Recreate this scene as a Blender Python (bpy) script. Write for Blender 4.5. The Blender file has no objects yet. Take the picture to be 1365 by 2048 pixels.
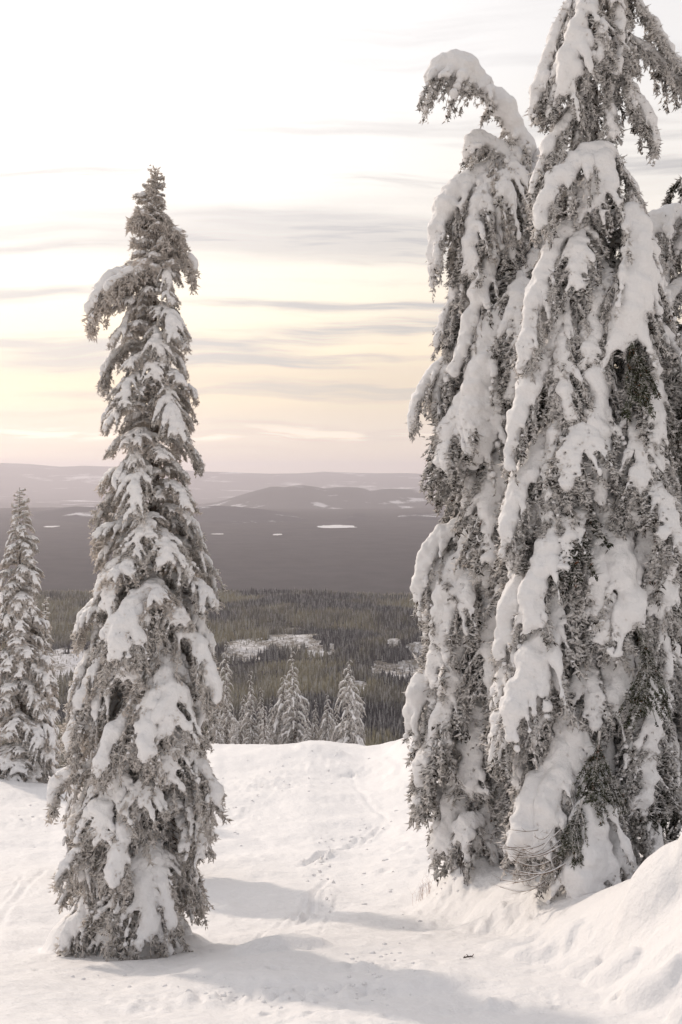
import bpy, math, random
import numpy as np
from mathutils import Vector, Matrix

# ------------------------------------------------------------------ camera, sky, sun, exposure
scene = bpy.context.scene
C = scene.collection
F, CX, HY = 2275.0, 682.5, 945.0           # focal length and horizon of the photograph, in its pixels
cd = bpy.data.cameras.new('camera'); cam = bpy.data.objects.new('camera', cd); C.objects.link(cam)
cd.sensor_fit = 'VERTICAL'; cd.sensor_height = 36.0; cd.lens = 36.0 * F / 2048
cd.shift_y = -(1024 - HY) / 2048
cd.clip_start = 0.1; cd.clip_end = 200000
cam.location = (0, 0, 0); cam.rotation_euler = (math.radians(90), 0, 0)
scene.camera = cam
SUN_AZ, SUN_EL = math.radians(-34), math.radians(27)      # azimuth from the view direction (+y), negative = left
sun_dir = Vector((math.sin(SUN_AZ) * math.cos(SUN_EL), math.cos(SUN_AZ) * math.cos(SUN_EL), math.sin(SUN_EL)))
sd = bpy.data.lights.new('sun', 'SUN'); sun = bpy.data.objects.new('sun', sd); C.objects.link(sun)
sd.energy = 2.0; sd.angle = math.radians(2.5); sd.color = (1.0, 0.85, 0.71)
sun.rotation_euler = sun_dir.to_track_quat('Z', 'Y').to_euler()

world = bpy.data.worlds.new('World'); scene.world = world; world.use_nodes = True
def N(nt, typ, **kw):
    n = nt.nodes.new(typ)
    for k, v in kw.items():
        if k == 'inp':
            for i, val in v.items(): n.inputs[i].default_value = val
        else: setattr(n, k, v)
    return n
def math_n(nt, op, a, b=None, c=None, clamp=False):
    n = nt.nodes.new('ShaderNodeMath'); n.operation = op; n.use_clamp = clamp
    for i, v in enumerate((a, b, c)):
        if v is None: continue
        if isinstance(v, (int, float)): n.inputs[i].default_value = v
        else: nt.links.new(v, n.inputs[i])
    return n.outputs[0]
def mix_c(nt, fac, a, b, blend='MIX'):
    n = nt.nodes.new('ShaderNodeMix'); n.data_type = 'RGBA'; n.blend_type = blend
    for s, v in ((n.inputs['Factor'], fac), (n.inputs['A'] if False else n.inputs[6], a), (n.inputs[7], b)):
        if isinstance(v, (int, float)): s.default_value = v
        elif isinstance(v, tuple): s.default_value = v if len(v) == 4 else (*v, 1)
        else: nt.links.new(v, s)
    return n.outputs[2]
def ramp(nt, fac, stops, interp='LINEAR'):
    n = nt.nodes.new('ShaderNodeValToRGB'); n.color_ramp.interpolation = interp
    e = n.color_ramp.elements
    while len(e) < len(stops): e.new(0.5)
    for el, (p, c) in zip(e, stops):
        el.position = p; el.color = (c, c, c, 1) if isinstance(c, (int, float)) else (*c, 1)
    nt.links.new(fac, n.inputs[0]); return n.outputs[0]
def noise_n(nt, vec, scale, detail=4, rough=0.55, dist=0.0, out=0):
    n = nt.nodes.new('ShaderNodeTexNoise'); n.inputs['Scale'].default_value = scale
    n.inputs['Detail'].default_value = detail; n.inputs['Roughness'].default_value = rough
    n.inputs['Distortion'].default_value = dist
    if vec is not None: nt.links.new(vec, n.inputs['Vector'])
    return n.outputs[out]

def build_world():
    nt = world.node_tree; nt.nodes.clear(); L = nt.links
    out = N(nt, 'ShaderNodeOutputWorld'); bg = N(nt, 'ShaderNodeBackground'); L.new(bg.outputs[0], out.inputs[0])
    sky = N(nt, 'ShaderNodeTexSky'); sky.sky_type = 'NISHITA'; sky.sun_disc = False
    sky.sun_elevation = SUN_EL; sky.sun_rotation = SUN_AZ; sky.air_density = 1.0; sky.dust_density = 2.0
    tc = N(nt, 'ShaderNodeTexCoord'); d = tc.outputs['Generated']
    sx = N(nt, 'ShaderNodeSeparateXYZ'); L.new(d, sx.inputs[0])
    el = math_n(nt, 'ARCSINE', sx.outputs[2])
    az = math_n(nt, 'ARCTAN2', sx.outputs[0], sx.outputs[1])
    # layered cloud sheet: bands drawn out along the horizon
    warp = noise_n(nt, d, 3.0, 3)
    def band(azs, els, scale, detail, off, rough=0.55):
        cx = N(nt, 'ShaderNodeCombineXYZ')
        L.new(math_n(nt, 'MULTIPLY_ADD', az, azs, off), cx.inputs[0])
        e2 = math_n(nt, 'MULTIPLY_ADD', warp, 0.045, el)
        L.new(math_n(nt, 'MULTIPLY', e2, els), cx.inputs[1])
        return noise_n(nt, cx.outputs[0], scale, detail, rough)
    n1 = band(1.7, 34.0, 1.0, 5, 3.7)
    n2 = band(5.0, 70.0, 1.0, 5, 11.3, 0.6)
    eln = math_n(nt, 'DIVIDE', el, math.pi / 2, clamp=True)
    base = ramp(nt, eln, [(0.0, (1.16, 0.98, 0.82)), (0.022, (1.08, 0.93, 0.81)), (0.034, (1.06, 0.90, 0.74)),
                          (0.05, (1.27, 1.01, 0.72)), (0.09, (1.30, 1.12, 0.89)), (0.14, (1.24, 1.15, 1.04)),
                          (0.22, (1.17, 1.13, 1.10)), (0.5, (0.95, 0.92, 0.94)), (1.0, (0.88, 0.87, 0.92))])
    thick = ramp(nt, math_n(nt, 'MULTIPLY_ADD', n2, 0.35, math_n(nt, 'MULTIPLY', n1, 0.75)), [(0.535, 0.0), (0.68, 1.0)], 'EASE')
    elmask = ramp(nt, eln, [(0.0, 0.15), (0.03, 0.5), (0.06, 0.9), (0.15, 1.0), (0.20, 0.25), (1.0, 0.2)])
    lay = ramp(nt, eln, [(0.0, 0.0), (0.040, 0.0), (0.050, 0.55), (0.056, 0.55), (0.066, 0.0), (0.108, 0.0), (0.120, 0.8), (0.145, 0.9), (0.158, 0.0), (1.0, 0.0)])
    lays = math_n(nt, 'MULTIPLY', lay, ramp(nt, n1, [(0.36, 0.0), (0.58, 0.85)]))
    shade = math_n(nt, 'MAXIMUM', math_n(nt, 'MULTIPLY', thick, elmask), lays)
    col = mix_c(nt, shade, base, (0.68, 0.645, 0.638))
    # low cumulus line just over the hills
    n3 = band(9.0, 95.0, 1.0, 6, 1.1)
    low = ramp(nt, n3, [(0.50, 0.0), (0.57, 1.0)])
    lm = ramp(nt, eln, [(0.0, 0.0), (0.017, 0.0), (0.0195, 0.9), (0.025, 0.5), (0.028, 0.0), (1.0, 0.0)])
    col = mix_c(nt, math_n(nt, 'MULTIPLY', low, lm), col, (1.5, 1.27, 1.06))
    # brighter towards the veiled sun
    vm = N(nt, 'ShaderNodeVectorMath'); vm.operation = 'DOT_PRODUCT'
    nrm = N(nt, 'ShaderNodeVectorMath'); nrm.operation = 'NORMALIZE'; L.new(d, nrm.inputs[0])
    L.new(nrm.outputs[0], vm.inputs[0]); vm.inputs[1].default_value = sun_dir
    glow = ramp(nt, math_n(nt, 'MULTIPLY_ADD', vm.outputs['Value'], 0.5, 0.5), [(0.0, 0.72), (0.5, 0.72), (0.75, 0.90), (0.88, 1.04), (1.0, 1.5)])
    gl = N(nt, 'ShaderNodeCombineColor'); 
    for i in range(3): L.new(glow, gl.inputs[i])
    col = mix_c(nt, 1.0, col, gl.outputs[0], 'MULTIPLY')
    skys = N(nt, 'ShaderNodeVectorMath'); skys.operation = 'SCALE'; L.new(sky.outputs[0], skys.inputs[0]); skys.inputs['Scale'].default_value = 0.1
    col = mix_c(nt, 0.88, skys.outputs[0], col)
    L.new(col, bg.inputs[0]); bg.inputs[1].default_value = 1.0
build_world()
vs = scene.view_settings
vs.view_transform = 'Standard'; vs.look = 'None'; vs.gamma = 1.0; vs.exposure = -0.2; vs.use_curve_mapping = False
scene.render.engine = 'CYCLES'
cy = scene.cycles
cy.max_bounces = 8; cy.diffuse_bounces = 5; cy.transmission_bounces = 4; cy.volume_bounces = 2
cy.use_denoising = True; cy.sample_clamp_indirect = 8.0

# ------------------------------------------------------------------ helpers
rng = np.random.default_rng(7)
def W(px, py, d):
    return np.array([(px - CX) / F * d, d, -(py - HY) / F * d])
def _hash(ix, iy, iz):
    h = (ix.astype(np.int64) * 374761393 + iy.astype(np.int64) * 668265263 + iz.astype(np.int64) * 2147483647) & 0xffffffff
    h = ((h ^ (h >> 13)) * 1274126177) & 0xffffffff
    h = (h ^ (h >> 16)) & 0xffffffff
    return h.astype(np.float64) / 0xffffffff * 2 - 1
def vnoise(x, y, z=0.0):
    x, y, z = np.broadcast_arrays(np.asarray(x, float), np.asarray(y, float), np.asarray(z, float))
    ix, iy, iz = np.floor(x), np.floor(y), np.floor(z)
    fx, fy, fz = x - ix, y - iy, z - iz
    s = lambda t: t * t * t * (t * (t * 6 - 15) + 10)
    u, v, w = s(fx), s(fy), s(fz)
    r = 0
    for dx in (0, 1):
        for dy in (0, 1):
            for dz in (0, 1):
                wt = (u if dx else 1 - u) * (v if dy else 1 - v) * (w if dz else 1 - w)
                r = r + wt * _hash(ix + dx, iy + dy, iz + dz)
    return r
def fbm(x, y, z=0.0, o=4, g=0.5):
    r, a, f = 0, 1.0, 1.0
    for k in range(o):
        r = r + a * vnoise(x * f + 17.3 * k, y * f - 9.1 * k, np.asarray(z) * f); a *= g; f *= 2.03
    return r
def sstep(a, b, x):
    t = np.clip((x - a) / (b - a), 0, 1); return t * t * (3 - 2 * t)

def mesh_np(name, v, f, mat, smooth=False):
    """f: (n,3) or (n,4) index array"""
    me = bpy.data.meshes.new(name)
    v = np.asarray(v, np.float32); f = np.asarray(f, np.int32); k = f.shape[1]
    me.vertices.add(len(v)); me.vertices.foreach_set('co', v.ravel())
    me.loops.add(f.size); me.loops.foreach_set('vertex_index', f.ravel())
    me.polygons.add(len(f)); me.polygons.foreach_set('loop_start', np.arange(0, f.size, k, dtype=np.int32))
    if smooth: me.polygons.foreach_set('use_smooth', np.ones(len(f), bool))
    me.update(calc_edges=True)
    if mat: me.materials.append(mat)
    return me
def obj(name, me, parent=None):
    o = bpy.data.objects.new(name, me); C.objects.link(o)
    if parent is not None: o.parent = parent
    return o
def thing(name, label, cat, loc=(0, 0, 0), group=None):
    o = bpy.data.objects.new(name, None); C.objects.link(o); o.location = loc; o.empty_display_size = 0.3
    o['label'] = label; o['category'] = cat
    if group: o['group'] = group
    return o
def tag(o, label, cat, group=None):
    o['label'] = label; o['category'] = cat
    if group: o['group'] = group
    return o
def structure(o, kind='structure'):
    o['kind'] = kind; return o
def tube(path, rad, sides=6):
    path = np.asarray(path, float); n = len(path); rad = np.broadcast_to(np.asarray(rad, float), (n,))
    T = np.gradient(path, axis=0); T /= np.linalg.norm(T, axis=1, keepdims=True) + 1e-9
    ref = np.where(np.abs(T[:, 2:3]) > 0.9, np.array([[1.0, 0, 0]]), np.array([[0, 0, 1.0]]))
    A = np.cross(T, ref); A /= np.linalg.norm(A, axis=1, keepdims=True) + 1e-9
    B = np.cross(T, A)
    ang = np.arange(sides) / sides * 2 * np.pi
    v = path[:, None] + rad[:, None, None] * (np.cos(ang)[None, :, None] * A[:, None] + np.sin(ang)[None, :, None] * B[:, None])
    v = v.reshape(-1, 3); i = np.arange(n - 1)[:, None] * sides; j = np.arange(sides)[None]; j2 = (j + 1) % sides
    f = np.stack([i + j, i + j2, i + sides + j2, i + sides + j], -1).reshape(-1, 4)
    return v, f
class Acc:
    """collects pieces into one mesh"""
    def __init__(s): s.v = []; s.f = []; s.n = 0
    def add(s, v, f):
        f = np.asarray(f)
        if f.shape[1] == 4: f = np.concatenate([f[:, [0, 1, 2]], f[:, [0, 2, 3]]])
        s.v.append(np.asarray(v)); s.f.append(f + s.n); s.n += len(v)
    def arrays(s): return np.concatenate(s.v), np.concatenate(s.f)
    def mesh(s, name, mat, smooth=False):
        v, f = s.arrays(); return mesh_np(name, v, f, mat, smooth)

# ------------------------------------------------------------------ materials
def new_mat(name):
    m = bpy.data.materials.new(name); m.use_nodes = True; nt = m.node_tree; nt.nodes.clear()
    out = N(nt, 'ShaderNodeOutputMaterial'); return m, nt, out
def snow_mat(name, col=(0.87, 0.875, 0.89), bump_scale=40, bump=0.25, bump_d=0.01, coarse=None):
    m, nt, out = new_mat(name); L = nt.links
    p = N(nt, 'ShaderNodeBsdfPrincipled'); p.inputs['Roughness'].default_value = 0.65
    p.inputs['Specular IOR Level'].default_value = 0.25
    g = N(nt, 'ShaderNodeNewGeometry')
    v = noise_n(nt, g.outputs['Position'], 1.3, 3)
    c = mix_c(nt, v, tuple(x * 0.97 for x in col), tuple(min(0.93, x * 1.03) for x in col)); L.new(c, p.inputs['Base Color'])
    h = noise_n(nt, g.outputs['Position'], bump_scale, 5, 0.65)
    b = N(nt, 'ShaderNodeBump'); b.inputs['Strength'].default_value = bump; b.inputs['Distance'].default_value = bump_d
    L.new(h, b.inputs['Height'])
    if coarse:
        h2 = noise_n(nt, g.outputs['Position'], coarse[0], 3, 0.5)
        b2 = N(nt, 'ShaderNodeBump'); b2.inputs['Strength'].default_value = 1.0; b2.inputs['Distance'].default_value = coarse[1]
        L.new(h2, b2.inputs['Height']); L.new(b.outputs[0], b2.inputs['Normal']); b = b2
    L.new(b.outputs[0], p.inputs['Normal']); L.new(p.outputs[0], out.inputs[0])
    return m
M_GROUND = snow_mat('slope_snow', (0.89, 0.88, 0.88), 26, 0.5, 0.025, (5.0, 0.045))
M_SNOW = snow_mat('branch_snow', (0.88, 0.872, 0.875), 45, 0.5, 0.02, (11, 0.03))
def twig_mat(name, frost_lo, frost_hi, trans=0.28, dark=(0.055, 0.047, 0.038), frost=(0.80, 0.775, 0.765), rust=0.05, green=None):
    m, nt, out = new_mat(name); L = nt.links
    g = N(nt, 'ShaderNodeNewGeometry'); sx = N(nt, 'ShaderNodeSeparateXYZ'); L.new(g.outputs['Normal'], sx.inputs[0])
    n = noise_n(nt, g.outputs['Position'], 10, 4, 0.62)
    big = noise_n(nt, g.outputs['Position'], 2.2, 2)
    t = math_n(nt, 'MULTIPLY_ADD', sx.outputs[2], 0.24, n)
    t = math_n(nt, 'MULTIPLY_ADD', big, 0.45, t)
    t = math_n(nt, 'MULTIPLY_ADD', g.outputs['Random Per Island'], 0.14, t)
    fr = ramp(nt, t, [(frost_lo, 0.0), (frost_hi, 1.0)])
    dk = mix_c(nt, ramp(nt, g.outputs['Random Per Island'], [(1 - rust, 0.0), (min(1, 1 - rust + 0.01), 1.0)]), dark, (0.19, 0.075, 0.03))
    if green: dk = mix_c(nt, ramp(nt, n, [(0.4, 0.0), (0.6, 1.0)]), dk, green)
    c = mix_c(nt, fr, dk, frost)
    df = N(nt, 'ShaderNodeBsdfDiffuse'); L.new(c, df.inputs[0])
    tr = N(nt, 'ShaderNodeBsdfTranslucent'); L.new(mix_c(nt, 1.0, c, (1.0, 0.93, 0.82), 'MULTIPLY'), tr.inputs[0])
    ms = N(nt, 'ShaderNodeMixShader'); ms.inputs[0].default_value = trans
    L.new(df.outputs[0], ms.inputs[1]); L.new(tr.outputs[0], ms.inputs[2]); L.new(ms.outputs[0], out.inputs[0])
    return m
M_RIME = twig_mat('rimed_twigs', 0.485, 0.66, frost=(0.86, 0.845, 0.84))
M_RIME_HEAVY = twig_mat('heavily_rimed_twigs', 0.30, 0.52, trans=0.52, frost=(0.88, 0.855, 0.845), rust=0.02)
M_PALE = twig_mat('pale_rimed_twigs', 0.40, 0.62, trans=0.4, frost=(0.87, 0.85, 0.84))
M_FIR = twig_mat('small_fir_twigs', 0.42, 0.66, frost=(0.84, 0.82, 0.815))
M_THIN_RIME = twig_mat('thinly_rimed_green_twigs', 0.60, 0.90, dark=(0.045, 0.05, 0.032))  # darker, greener twigs carrying less rime
M_NEEDLE = twig_mat('green_needles', 0.68, 0.96, dark=(0.06, 0.06, 0.04), green=(0.075, 0.10, 0.045), rust=0.08)
def bark_mat():
    m, nt, out = new_mat('bark'); L = nt.links
    g = N(nt, 'ShaderNodeNewGeometry'); mp = N(nt, 'ShaderNodeMapping'); mp.inputs['Scale'].default_value = (1, 1, 0.25); L.new(g.outputs['Position'], mp.inputs[0])
    n = noise_n(nt, mp.outputs[0], 40, 4); n2 = noise_n(nt, g.outputs['Position'], 9, 4)
    c = mix_c(nt, n, (0.035, 0.027, 0.022), (0.13, 0.10, 0.08))
    c = mix_c(nt, ramp(nt, n2, [(0.46, 0.0), (0.60, 0.85)]), c, (0.62, 0.605, 0.60))
    p = N(nt, 'ShaderNodeBsdfPrincipled'); p.inputs['Roughness'].default_value = 0.9; L.new(c, p.inputs['Base Color'])
    b = N(nt, 'ShaderNodeBump'); b.inputs['Strength'].default_value = 0.8; b.inputs['Distance'].default_value = 0.02; L.new(n, b.inputs['Height']); L.new(b.outputs[0], p.inputs['Normal'])
    L.new(p.outputs[0], out.inputs[0]); return m
M_BARK = bark_mat()
def plain_mat(name, col, rough=0.9):
    m, nt, out = new_mat(name); L = nt.links
    g = N(nt, 'ShaderNodeNewGeometry'); n = noise_n(nt, g.outputs['Position'], 60, 3)
    p = N(nt, 'ShaderNodeBsdfPrincipled'); p.inputs['Roughness'].default_value = rough
    L.new(mix_c(nt, n, tuple(x * 0.7 for x in col), tuple(x * 1.3 for x in col)), p.inputs['Base Color']); L.new(p.outputs[0], out.inputs[0]); return m
M_STEM = plain_mat('bare_stems', (0.20, 0.13, 0.085)); M_RED = plain_mat('reddish_stems', (0.36, 0.22, 0.17)); M_DARK = plain_mat('dead_twig', (0.06, 0.04, 0.03))

# ------------------------------------------------------------------ near ground: the snow slope
PITS = []      # (x, y, rx, ry, depth)
ROUGH = []     # (x, y, rx, ry, amount): churned snow
TRACKS = []    # (polyline xy, width, depth)
MOUNDS = []    # (x, y, rx, ry, height, rot)
def crest(th):
    """distance and drop ratio of the brow of the slope at the tangent th of the bearing"""
    px = th * F + CX
    yc = np.interp(px, [-400, 0, 100, 300, 430, 550, 620, 680, 730, 765, 800, 830, 1000, 1400], [1570, 1557, 1556, 1520, 1496, 1492, 1489, 1496, 1503, 1499, 1489, 1483, 1478, 1460])
    dc = np.interp(px, [-400, 0, 250, 450, 700, 830, 1400], [44, 46, 52, 60, 60, 58, 50])
    return dc, (yc - HY) / F
def slope_base(x, y):
    d = np.maximum(y, 0.3); th = np.clip(x / d, -1.2, 1.2)
    dc, ac = crest(np.clip(th, -0.5, 0.5))
    near = 1.65 + 0.302 * d
    h15 = 1.65 + 0.302 * 15; hc = ac * dc
    t = (d - 15) / (dc - 15)
    # cubic through (15, h15) with slope .302 and (dc, hc) with slope ac*0.9
    m0 = 0.302 * (dc - 15); m1 = np.maximum(ac * 0.62, 0.1) * (dc - 15)
    tt = np.clip(t, 0, 1)
    mid = (2*tt**3 - 3*tt**2 + 1) * h15 + (tt**3 - 2*tt**2 + tt) * m0 + (-2*tt**3 + 3*tt**2) * hc + (tt**3 - tt**2) * m1
    over = np.maximum(d - dc, 0)
    mid = mid + over * 0.16 + 0.22 * over * sstep(0, 14, over)
    h = np.where(d < 15, near, mid)
    h = np.where(y < 0.3, 1.65 + 0.302 * np.minimum(y, 0.3) * 0.6, h)
    return -h
def ground_z(x, y, detail=True):
    x = np.asarray(x, float); y = np.asarray(y, float)
    z = slope_base(x, y)
    # bank rising on the right, under and in front of the tall trees
    e = np.interp(y, [8, 10, 12, 16, 19, 25], [3.0, 2.45, 2.25, 1.45, 1.15, 1.6]) + 0.25 * vnoise(y * 0.9, 4.4)
    bank = sstep(0, 1.4, x - e) * (0.55 + 0.25 * sstep(15, 19, y) + 0.50 * np.exp(-((y - 11.3) / 1.7) ** 2)) * sstep(6, 9, y) * (1 - sstep(19, 27, y))
    z = z + bank
    z = z + 0.16 * fbm(x * 0.22, y * 0.22, 3.0, 3) * sstep(3, 14, y) + 0.05 * fbm(x * 0.9, y * 0.7, 1.0, 3)
    for (mx, my, rx, ry, hh, rot) in MOUNDS:
        c, s = math.cos(rot), math.sin(rot); dx, dy = x - mx, y - my
        u = (c * dx + s * dy) / rx; v = (-s * dx + c * dy) / ry
        q = u * u + v * v
        z = z + hh * np.where(q < 1, np.maximum(1 - np.minimum(q, 1), 0) ** 0.75 * sstep(0, 0.55, 1 - np.minimum(q, 1)), 0) if hh > 0 else z + hh * np.exp(-q * 2)
    if detail:
        rough = sstep(0.05, 0.7, fbm(x * 0.35 + 5, y * 0.25, 7.7, 3))
        z = z + rough * 0.035 * np.abs(fbm(x * 3.1, y * 2.2, 2.0, 3)) + 0.010 * fbm(x * 5.0, y * 4.0, 4.0, 2)
        for (mx, my, rx, ry, hh) in PITS:
            m = (np.abs(x - mx) < rx * 3) & (np.abs(y - my) < ry * 3)
            if m.any():
                q = ((x[m] - mx) / rx) ** 2 + ((y[m] - my) / ry) ** 2
                z[m] += -hh * np.exp(-q * 1.6) + 0.35 * hh * np.exp(-(np.sqrt(q) - 1.5) ** 2 * 4)
        for (mx, my, rx, ry, am) in ROUGH:
            q = ((x - mx) / rx) ** 2 + ((y - my) / ry) ** 2
            z = z + 1.35 * am * np.exp(-q * 1.5) * (np.abs(fbm(x * 4.2, y * 3.2, 5.0, 3)) - 0.25 + 0.5 * np.maximum(vnoise(x * 2.2, y * 1.7, 8.0), 0))
        for pl, w, dep in TRACKS:
            pl = np.asarray(pl); best = np.full(x.shape, 1e9)
            for a, b in zip(pl[:-1], pl[1:]):
                ab = b - a; t = np.clip(((x - a[0]) * ab[0] + (y - a[1]) * ab[1]) / (ab @ ab), 0, 1)
                best = np.minimum(best, np.hypot(x - a[0] - t * ab[0], y - a[1] - t * ab[1]))
            q = best / w; brk = 0.45 + 0.55 * sstep(-0.35, 0.25, vnoise(x * 1.6, y * 1.6, 9.0))
            z = z + brk * (-dep * np.exp(-q * q * 1.5) + dep * 0.6 * np.exp(-(q - 1.7) ** 2 * 3) * (0.6 + 0.6 * vnoise(x * 7, y * 7, 3.0)))
    return z
def ground_at(px, py):
    """where the sight line through a photo pixel meets the slope"""
    ds = np.concatenate([np.linspace(4, 30, 400), np.linspace(30, 75, 300)])
    x = (px - CX) / F * ds; zl = -(py - HY) / F * ds
    g = ground_z(x, ds, False); k = np.argmax(zl <= g)
    return float(x[k]), float(ds[k])

def setup_ground():
    def mound(px, py, d, rxp, ry, h, rot=0.0):
        MOUNDS.append(((px - CX) / F * d, d, rxp / F * d, ry, h, rot))
    # cushions of deep snow along the bank at lower right
    mound(1330, 1760, 11.6, 112, 0.55, 0.34, 0.1)
    mound(1460, 1760, 11.2, 120, 0.60, 0.38, 0.1)
    mound(1225, 1860, 10.9, 62, 0.34, 0.15, 0.5)
    mound(1165, 1860, 11.4, 42, 0.26, 0.12, 0.2)
    mound(1300, 1900, 10.0, 70, 0.30, 0.13, 0.6)
    mound(1400, 1950, 9.2, 75, 0.30, 0.22, 0.3)
    mound(1090, 1850, 12.6, 95, 0.42, 0.13, 0)
    mound(1020, 1850, 13.4, 60, 0.35, 0.08, 0)
    mound(930, 1730, 19.0, 60, 0.7, 0.16, 0.3)
    mound(1000, 1760, 16.6, 80, 0.6, 0.18, 0.3)
    mound(880, 1720, 20.5, 40, 0.5, 0.12, 0.3)
    mound(1150, 1780, 15.4, 90, 0.8, 0.14, 0)
    # round the foot of the left tree
    mound(160, 1860, 15.2, 80, 0.7, 0.35, 0)
    mound(265, 1900, 15.3, 190, 1.1, 0.22, 0)
    # wind lip in front of the left tree and hollow behind it
    mound(560, 1870, 13.7, 130, 0.35, 0.16, 0.3)
    mound(500, 1800, 15.6, 130, 0.7, -0.22, 0)
    mound(700, 1960, 11.4, 330, 0.5, 0.10, -0.1)
    mound(640, 1495, 57, 60, 3, 0.25); mound(815, 1485, 57, 40, 3, 0.35); mound(560, 1495, 56, 60, 3, 0.15)
    r = random.Random(4)
    def pit(px, py, wp, k=0.45, dep=0.06):
        x, d = ground_at(px, py); PITS.append((x, d, wp / F * d, wp / F * d * k * 1.6, dep))
    for px, py, w, dep in [(862, 1768, 20, .14), (770, 1742, 13, .12), (1240, 1995, 16, .07), (940, 1700, 14, .08), (990, 1850, 18, .08), (830, 1750, 12, .08),
                           (510, 1640, 12, .08), (460, 1655, 9, .06), (250, 2005, 18, .06), (120, 2030, 12, .05), (75, 1940, 8, .05),
                           (590, 1578, 10, .07), (520, 1575, 12, .08), (560, 1555, 14, .07), (1080, 1870, 22, .06), (800, 1700, 10, .04), (735, 1815, 8, .06),
                           (1310, 1930, 46, .08)]:
        pit(px, py, w, dep=dep)
    for _ in range(26): pit(r.uniform(420, 660), r.uniform(1502, 1690), r.uniform(4, 9), dep=r.uniform(.03, .07))
    for _ in range(34): pit(r.uniform(640, 900), r.uniform(1505, 1900), r.uniform(3, 7), dep=r.uniform(.02, .05))
    for _ in range(30): pit(r.uniform(380, 900), r.uniform(1920, 2040), r.uniform(10, 22), dep=r.uniform(.02, .05))
    for _ in range(16): pit(r.uniform(0, 110), r.uniform(1570, 1700), r.uniform(5, 12), dep=r.uniform(.03, .06))
    for _ in range(14): pit(r.uniform(1000, 1140), r.uniform(1830, 2040), r.uniform(8, 18), dep=r.uniform(.02, .06))
    for _ in range(22): pit(r.uniform(830, 1010), r.uniform(1700, 1880), r.uniform(8, 20), dep=r.uniform(.02, .06))
    def rough(px, py, wp, ry, am):
        x, d = ground_at(px, py); ROUGH.append((x, d, wp / F * d, ry, am))
    rough(480, 2000, 170, 0.35, 0.10); rough(700, 1990, 140, 0.3, 0.08); rough(780, 1930, 110, 0.5, 0.07); rough(950, 2020, 130, 0.35, 0.06); rough(300, 2020, 80, 0.2, 0.05)
    rough(540, 1570, 110, 5.0, 0.09); rough(470, 1640, 60, 3.0, 0.07); rough(660, 1530, 120, 6.0, 0.06); rough(640, 1740, 40, 1.2, 0.07); rough(660, 1780, 22, 1.0, 0.08)
    rough(60, 1640, 60, 3.0, 0.07); rough(900, 1760, 90, 1.6, 0.09); rough(1020, 1840, 110, 1.0, 0.08); rough(1120, 1900, 90, 0.6, 0.05); rough(800, 1700, 60, 2.0, 0.05)
    def tr(pts, w, dep): TRACKS.append(([np.array(ground_at(*p)) for p in pts], w, dep))
    tr([(600, 1735), (640, 1712), (690, 1700), (735, 1680), (760, 1655)], 0.10, 0.12)
    tr([(612, 1728), (660, 1702), (720, 1676), (745, 1655)], 0.08, 0.09)
    tr([(775, 1640), (740, 1610), (715, 1580), (705, 1550), (720, 1530)], 0.10, 0.05)
    tr([(680, 1555), (720, 1548), (755, 1545)], 0.16, 0.14)
    tr([(600, 1850), (620, 1830), (628, 1790), (655, 1760)], 0.06, 0.09)
    tr([(585, 1850), (605, 1820), (618, 1790)], 0.05, 0.04)
    tr([(380, 1915), (480, 1890), (560, 1850), (620, 1810)], 0.035, 0.03)
    tr([(640, 1870), (660, 1830), (675, 1790)], 0.035, 0.025)
    tr([(0, 1850), (40, 1790), (90, 1740)], 0.06, 0.03); tr([(0, 1810), (45, 1755)], 0.04, 0.03)
    tr([(780, 1515), (805, 1530), (800, 1550)], 0.2, 0.07)
    # rows are spaced evenly as seen from the viewpoint, columns evenly over the bearing
    tmax = 0.42
    th = np.concatenate([-np.geomspace(2.5, tmax, 26), np.linspace(-tmax + .003, tmax - .003, 400), np.geomspace(tmax, 2.5, 26)])
    # build distances by marching the central profile
    ang = np.linspace(0.62, 0.2405, 370); ds = []
    dd = np.linspace(3, 60, 6000); aa = -slope_base(0 * dd, dd) / dd
    ds = np.interp(-ang, -aa, dd)
    near = np.concatenate([np.linspace(-14, ds[0] - 0.12, 60)])
    ds = np.concatenate([near, ds, np.linspace(ds[-1] + 0.5, 72, 40), np.geomspace(74, 130, 22)])
    ds = np.unique(ds)
    Dm, Tm = np.meshgrid(ds, th, indexing='ij')
    X = Tm * np.maximum(Dm, 6.0 + 0 * Dm); Y = Dm
    Z = ground_z(X.ravel(), Y.ravel()).reshape(X.shape)
    v = np.stack([X, Y, Z], -1).reshape(-1, 3); nr, nc = X.shape
    i = np.arange(nr - 1)[:, None] * nc + np.arange(nc - 1)[None]
    f = np.stack([i, i + 1, i + nc + 1, i + nc], -1).reshape(-1, 4)
    structure(obj('snow_slope', mesh_np('snow_slope', v, f, M_GROUND, True)))
    return v
gv = setup_ground()
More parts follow.
